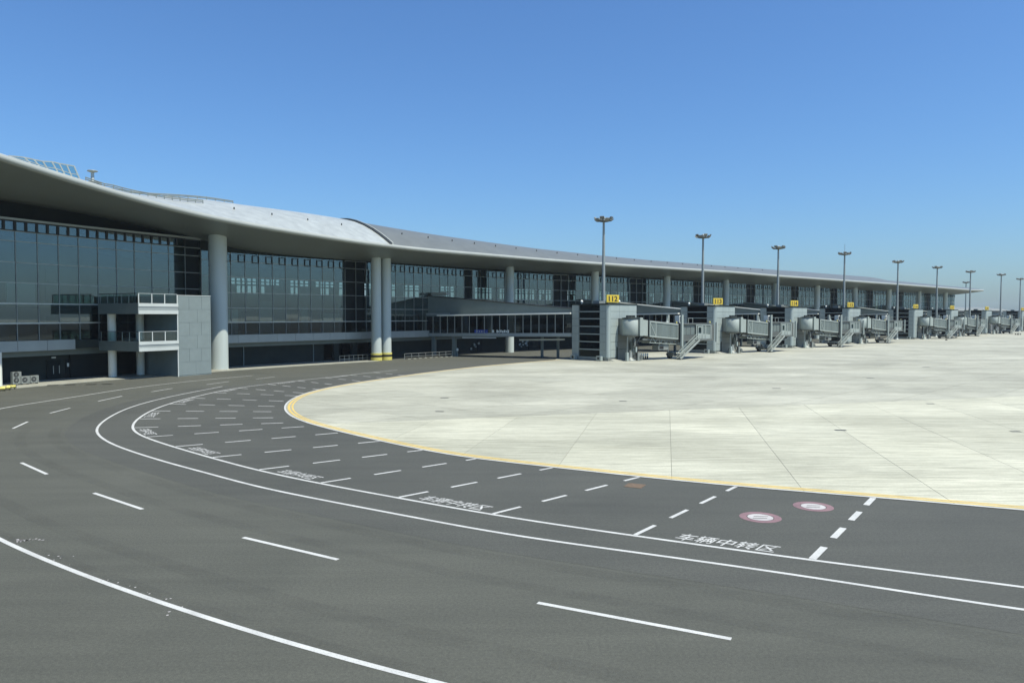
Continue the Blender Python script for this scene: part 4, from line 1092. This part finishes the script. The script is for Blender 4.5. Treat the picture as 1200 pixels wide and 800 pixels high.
g0 = build_gatehouse(); b0 = build_bridge()
for i, p in enumerate(GP):
    lab = 'grey panelled gatehouse under the yellow sign %s, %s' % (NUM[i], DESC[i])
    g = g0 if i == 0 else copy_tree(g0)
    g['label'] = lab; g.location = (p.x, p.y, .02); g.rotation_euler = (0, 0, GA)
    q = p + dP * 3.9 + oP * 1.75
    b = b0 if i == 0 else copy_tree(b0)
    b['label'] = 'glazed jet bridge with service stair at gatehouse %s, %s' % (NUM[i], DESC[i])
    b.location = (q.x, q.y, .024); b.rotation_euler = (0, 0, BR + (0, .05, -.04, .03, -.06, .07, -.03, .04)[i])
    s_ = build_sign(NUM[i], i); r = p + dP * 1.6 - oP * .35; s_.location = (r.x, r.y, 9.99); s_.rotation_euler = (0, 0, GA - .25)

# galleries from the pier to each gatehouse
def build_gallery(i):
    p = GP[i]; b = p - oP * 8.3                     # end at the back of the gatehouse, on its left flank line
    nrm = -oP
    # where the line meets the glass wall
    best = None
    u = 0
    for k in range(int(K.len)):
        q = kpt(k, -4.0); d = q - b
        lat = d.dot(dP)
        if abs(lat) < .8 and d.dot(nrm) > 3: best = d.dot(nrm); break
    L = best if best else 30.0
    if i == 0:
        e = kpt(at_px(-4, 499), -4.0); dirv = (b - e).normalized(); L = (b - e).length
    else: dirv = oP.copy()
    st = b - dirv * L; W = 5.0
    g = thing('boarding_gallery', 'elevated gallery linking the terminal to gatehouse %s, %s' % (NUM[i], DESC[i]), 'gallery', (st.x, st.y, 0), math.atan2(dirv.y, dirv.x), 'boarding galleries behind the gatehouses')
    # local x runs to the gatehouse, -y is the near (left) flank; y0 = that flank
    y0, y1 = 0.0, W
    if i: pass
    zf0, zf1 = 4.35, 4.7
    def z_(x, a, b_): return a + (b_ - a) * x / L
    def slab(name, a0, a1, c0, c1, ya, yb, m_, x0=0.0, x1=None):
        x1 = L if x1 is None else x1
        return part(name, MB().hexa([(x0, ya, z_(x0, a0, c0)), (x1, ya, z_(x1, a0, c0)), (x1, yb, z_(x1, a0, c0)), (x0, yb, z_(x0, a0, c0))],
                                   [(x0, ya, z_(x0, a1, c1)), (x1, ya, z_(x1, a1, c1)), (x1, yb, z_(x1, a1, c1)), (x0, yb, z_(x0, a1, c1))]), m_, g)
    slab('floor_slab', 3.75, 4.4, 4.05, 4.7, y0, y1, M['wedge'])
    slab('floor_edge', 3.85, 4.45, 4.15, 4.75, y0 - .12, y0 - .003, M['fascia'])
    slab('roof_slab', 7.7, 7.95, 8.15, 8.4, y0 - .05, y1 + .05, M['wedge'])
    slab('eave', 7.72, 8.0, 8.18, 8.46, y0 - 1.0, y0 - .06, M['colw'], L * .10)
    hz_ = 11.7 if i < 6 else 9.1
    slab('upper_wall', 7.96, hz_, 8.41, 9.1, y0 + .6, y1 - .6, M['wedge'], .0)
    slab('upper_roof', hz_ + .01, hz_ + .15, 9.11, 9.25, y0 + .4, y1 - .4, M['trim_dark'] if i == 0 else M['line'], .0)
    slab('inner_wall', 4.41, 7.68, 4.71, 8.13, y1 - .5, y1 - .3, M['dark2'])
    slab('far_glazing', 4.41, 7.68, 4.71, 8.13, y1 - .1, y1 - .05, M['glassd'])
    n = max(6, round(L / 1.6))
    for k in range(n):
        xa, xb = L * k / n, L * (k + 1) / n
        pane = MB().hexa([(xa + .07, y0 + .1, z_(xa, 4.42, 4.72)), (xb - .07, y0 + .1, z_(xb, 4.42, 4.72)), (xb - .07, y0 + .13, z_(xb, 4.42, 4.72)), (xa + .07, y0 + .13, z_(xa, 4.42, 4.72))],
                         [(xa + .07, y0 + .1, z_(xa, 7.68, 8.13)), (xb - .07, y0 + .1, z_(xb, 7.68, 8.13)), (xb - .07, y0 + .13, z_(xb, 7.68, 8.13)), (xa + .07, y0 + .13, z_(xa, 7.68, 8.13))])
        part('window_pane', pane, M['glassd'], g)
        part('blind', MB().box(xa + .12, xb - .12, y0 + .22, y0 + .25, z_(xa, 7.2, 7.6), z_(xa, 7.66, 8.1)), M['wedge'], g)
        part('mullion', MB().box(xa - .06, xa + .06, y0 + .02, y0 + .2, z_(xa, 4.41, 4.71), z_(xa, 7.69, 8.14)), M['fascia'], g)
    # supports
    xs_ = (1.5, 6.0) if i == 0 else (L * .3,)
    for x in xs_: part('support_pier', MB().box(x - .35, x + .35, y0 + .2, y0 + .9, 0, z_(x, 3.74, 4.04)), M['wedge'], g)
    for x in (L - 1.0, L - 4.2, L - 7.4): part('support_pier', MB().box(x - .2, x + .2, y1 - .7, y1 - .2, 0, z_(x, 3.74, 4.04)), M['wedge'], g)
    if i == 0:
        part('corner_block', MB().box(-1.2, -.08, -.3, 2.5, 4.0, 8.3), M['wedge'], g)
        part('corner_cap', MB().box(-.9, 5.0, .1, 2.5, 8.0, 8.35), M['fascia'], g)
        part('roof_hatch', MB().box(.6, 4.0, 1.0, 2.2, 11.9, 12.4), M['rim'], g)
        part('under_beam', MB().bar((8, y0 + .1, 3.65), (L - 15, y0 + .1, 3.7), .25, .22), M['fascia_l'], g)
        part('under_beam', MB().bar((L - 11, 2.0, 3.3), (L - 2, 2.0, 3.5), .3, .3), M['fascia_l'], g)
        # lettering band behind the panes
        def band(x0, x1, z0, z1, m_, nm='sign_band'): part(nm, MB().box(x0, x1, y0 + .05, y0 + .09, z0, z1), m_, g)
        band(L * .352, L * .445, 4.58, 5.2, M['blue'])
        for k in range(5): band(L * .365 + k * .5, L * .365 + k * .5 + .3, 4.75, 5.02, M['whitep'], 'sign_mark')
        band(L * .475, L * .488, 4.7, 5.2, M['whitep']); 
        for k in range(7): band(L * .505 + k * .38, L * .505 + k * .38 + .28, 4.66 + (k % 3) * .05, 5.2 - (k % 2) * .12, M['whitep'], 'sign_mark')
    return g
for i in range(len(GP)): build_gallery(i)

# ------------------------------------------------------------------ floodlight masts
def build_mast():
    m_ = thing('light_mast', 'x', 'light mast', group='floodlight masts along the pier')
    H = 25.3
    part('pole', MB().lathe([(.42, 0), (.36, 8), (.27, 18), (.2, H)], 16), M['mast'], m_)
    part('base_flange', MB().lathe([(.8, 0), (.8, .12), (.45, .4)], 16), M['mast'], m_)
    part('head_frame', MB().lathe([(.25, H - .5), (1.2, H - .32), (1.2, H - .2), (.25, H - .05)], 18), M['lamp'], m_)
    hd = part('head_cap', MB().lathe([(.3, H - .05), (.35, H + .3), (.12, H + .5)], 12), M['mast'], m_)
    me = MB(); me.hexa([(-.42, 0, -.3), (.42, 0, -.3), (.32, -.22, -.24), (-.32, -.22, -.24)], [(-.42, 0, .3), (.42, 0, .3), (.32, -.22, .24), (-.32, -.22, .24)])
    me = me.mesh('floodlight', M['lamp'])
    gl = MB().box(-.37, .37, .005, .03, -.25, .25).mesh('lamp_glass', M['lampg'])
    n = 10
    for k in range(n):
        a = 2 * math.pi * k / n
        r = 1.55
        o = part('floodlight', me, None, m_); o.location = (r * math.cos(a), r * math.sin(a), H - .15 + .28 * (k % 2)); o.rotation_euler = (-.9, 0, a - math.pi / 2)
        g = part('lamp_glass', gl, None, o)
        part('lamp_arm', MB().tube((1.1 * math.cos(a), 1.1 * math.sin(a), H - .26), (1.5 * math.cos(a), 1.5 * math.sin(a), H - .2 + .28 * (k % 2)), .06, n=6), M['lamp'], m_)
    return m_
MX = [(707, 258), (823, 277.5), (911, 290.5), (988.5, 297.5), (1051, 307), (1097, 313.5), (1136, 318.5), (1131, 331), (1172, 322), (1194.5, 327)]
ML = ['tall floodlight mast behind gatehouse 112, first and largest of the row', 'second floodlight mast from the left, behind gatehouse 113', 'third floodlight mast from the left, behind gatehouse 114',
      'floodlight mast with a thin lightning rod, behind gatehouse 115', 'fifth floodlight mast from the left, behind gatehouse 116', 'floodlight mast in front of the far end of the terminal roof',
      'floodlight mast just right of the roof tip, the taller of two close together', 'smaller far floodlight mast just left of the roof tip, the lower of two close together',
      'floodlight mast against open sky, second from the right', 'floodlight mast at the right edge of the picture']
m0 = build_mast()
for i, (x, y) in enumerate(MX):
    Z = (25.3 - CAM_H) / ((HOR - y) / F); px_ = (x - 600) / F * Z
    o = m0 if i == 0 else copy_tree(m0)
    o['label'] = ML[i]; o.location = (px_, Z, 0); o.rotation_euler = (0, 0, .4 * i)
    if i == 3:
        part('lightning_rod', MB().tube((0, 0, 25.7), (0, 0, 28.0), .05, n=6), M['mast'], o)
        part('rod_arm', MB().tube((-.9, 0, 26.6), (.9, 0, 26.6), .04, n=6), M['mast'], o)

# ------------------------------------------------------------------ small apron equipment
def at_gate(i, a, b): return GP[i] + dP * a + oP * b
for k in range(5):
    p = at_gate(0, 7.5 + k * .62, 1.2)
    b = thing('bollard', ['white-banded bollard beside the pedestal of bridge 112, nearest of five', 'white-banded bollard second in the short row by bridge 112', 'white-banded bollard in the middle of the row by bridge 112',
                          'white-banded bollard fourth in the short row by bridge 112', 'white-banded bollard at the far end of the row by bridge 112'][k], 'bollard', (p.x, p.y, .024), 0, 'bollards by the first jet bridge')
    part('post', MB().lathe([(.14, 0), (.14, .5)], 12), M['black'], b)
    part('post_top', MB().lathe([(.142, .5), (.142, 1.0), (.08, 1.1)], 12), M['whitep'], b)
def dolly(p, a, lab):
    d = thing('baggage_dolly', lab, 'baggage dolly', (p.x, p.y, .024), a, 'baggage dollies on the apron')
    part('deck', MB().box(-1.3, 1.3, -.7, .7, .5, .62), M['panel_d'], d)
    part('end_frame', MB().bar((-1.25, -.65, .62), (-1.25, -.65, 1.2), .06).bar((-1.25, .65, .62), (-1.25, .65, 1.2), .06).bar((-1.25, -.65, 1.2), (-1.25, .65, 1.2), .06), M['metal'], d)
    part('tow_bar', MB().bar((1.3, 0, .5), (2.3, 0, .3), .07), M['metal'], d)
    for x in (-.85, .85):
        for y in (-.6, .6): part('wheel', MB().tube((x, y - .09, .25), (x, y + .09, .25), .25, n=14), M['rubber'], d)
dolly(gp(1118, 396.0), .75, 'flat baggage dolly parked on the apron before gatehouse 117')
dolly(gp(1193, 392.3), .6, 'flat baggage dolly at the foot of the last stair on the right')
p = gp(1109, 398.8); ch = thing('wheel_chock', 'small dark wheel chock lying on the pale apron left of the dolly', 'chock', (p.x, p.y, .024), .7)
part('chock_body', MB().hexa([(-.5, -.2, 0), (.5, -.2, 0), (.5, .2, 0), (-.5, .2, 0)], [(-.5, -.05, .35), (.5, -.05, .35), (.5, .05, .35), (-.5, .05, .35)]), M['rubber'], ch)
part('chock_rope', MB().tube((.5, 0, .15), (1.1, .2, .03), .03, n=6), M['yellowp'], ch)

# ------------------------------------------------------------------ far buildings on the horizon
def far_block(lab, x0, x1, Z, h, base=0):
    a, b = (x0 - 600) / F * Z, (x1 - 600) / F * Z
    t = thing('distant_concourse', lab, 'building', (a, Z, 0), 0)
    L = b - a
    part('wall', MB().box(0, L, 0, 30, 0, h - 3.5), M['far'], t)
    part('roof', MB().hexa([(-4, -5, h - 3.4), (L + 4, -5, h - 3.4), (L + 4, 35, h - 3.4), (-4, 35, h - 3.4)], [(0, -3, h - 2), (L, -3, h - 2), (L - 2, 20, h), (2, 20, h)]), M['far'], t)
    n = max(4, int(L / 14))
    for k in range(n): part('window', MB().box(L * (k + .12) / n, L * (k + .88) / n, -.4, -.02, 5, h - 5.5), M['fard'], t)
far_block('low pale concourse on the horizon behind gatehouses 117 and 118', 1100, 1172, 640, 15)
far_block('low pale concourse on the horizon at the right edge', 1178, 1300, 760, 13)

# ------------------------------------------------------------------ the air: light haze
hz = bpy.data.materials.new('haze_air'); hz.use_nodes = True; t = hz.node_tree
for n_ in list(t.nodes):
    if n_.type == 'BSDF_PRINCIPLED': t.nodes.remove(n_)
pv_ = t.nodes.new('ShaderNodeVolumePrincipled'); pv_.inputs['Color'].default_value = (.80, .90, 1.0, 1); pv_.inputs['Density'].default_value = .00010
pv_.inputs['Anisotropy'].default_value = 0.0
t.links.new(pv_.outputs[0], t.nodes['Material Output'].inputs['Volume'])
hb = part('haze', MB().box(-1500, 1500, -320, 2500, -1.1, 45), hz, kind='stuff')
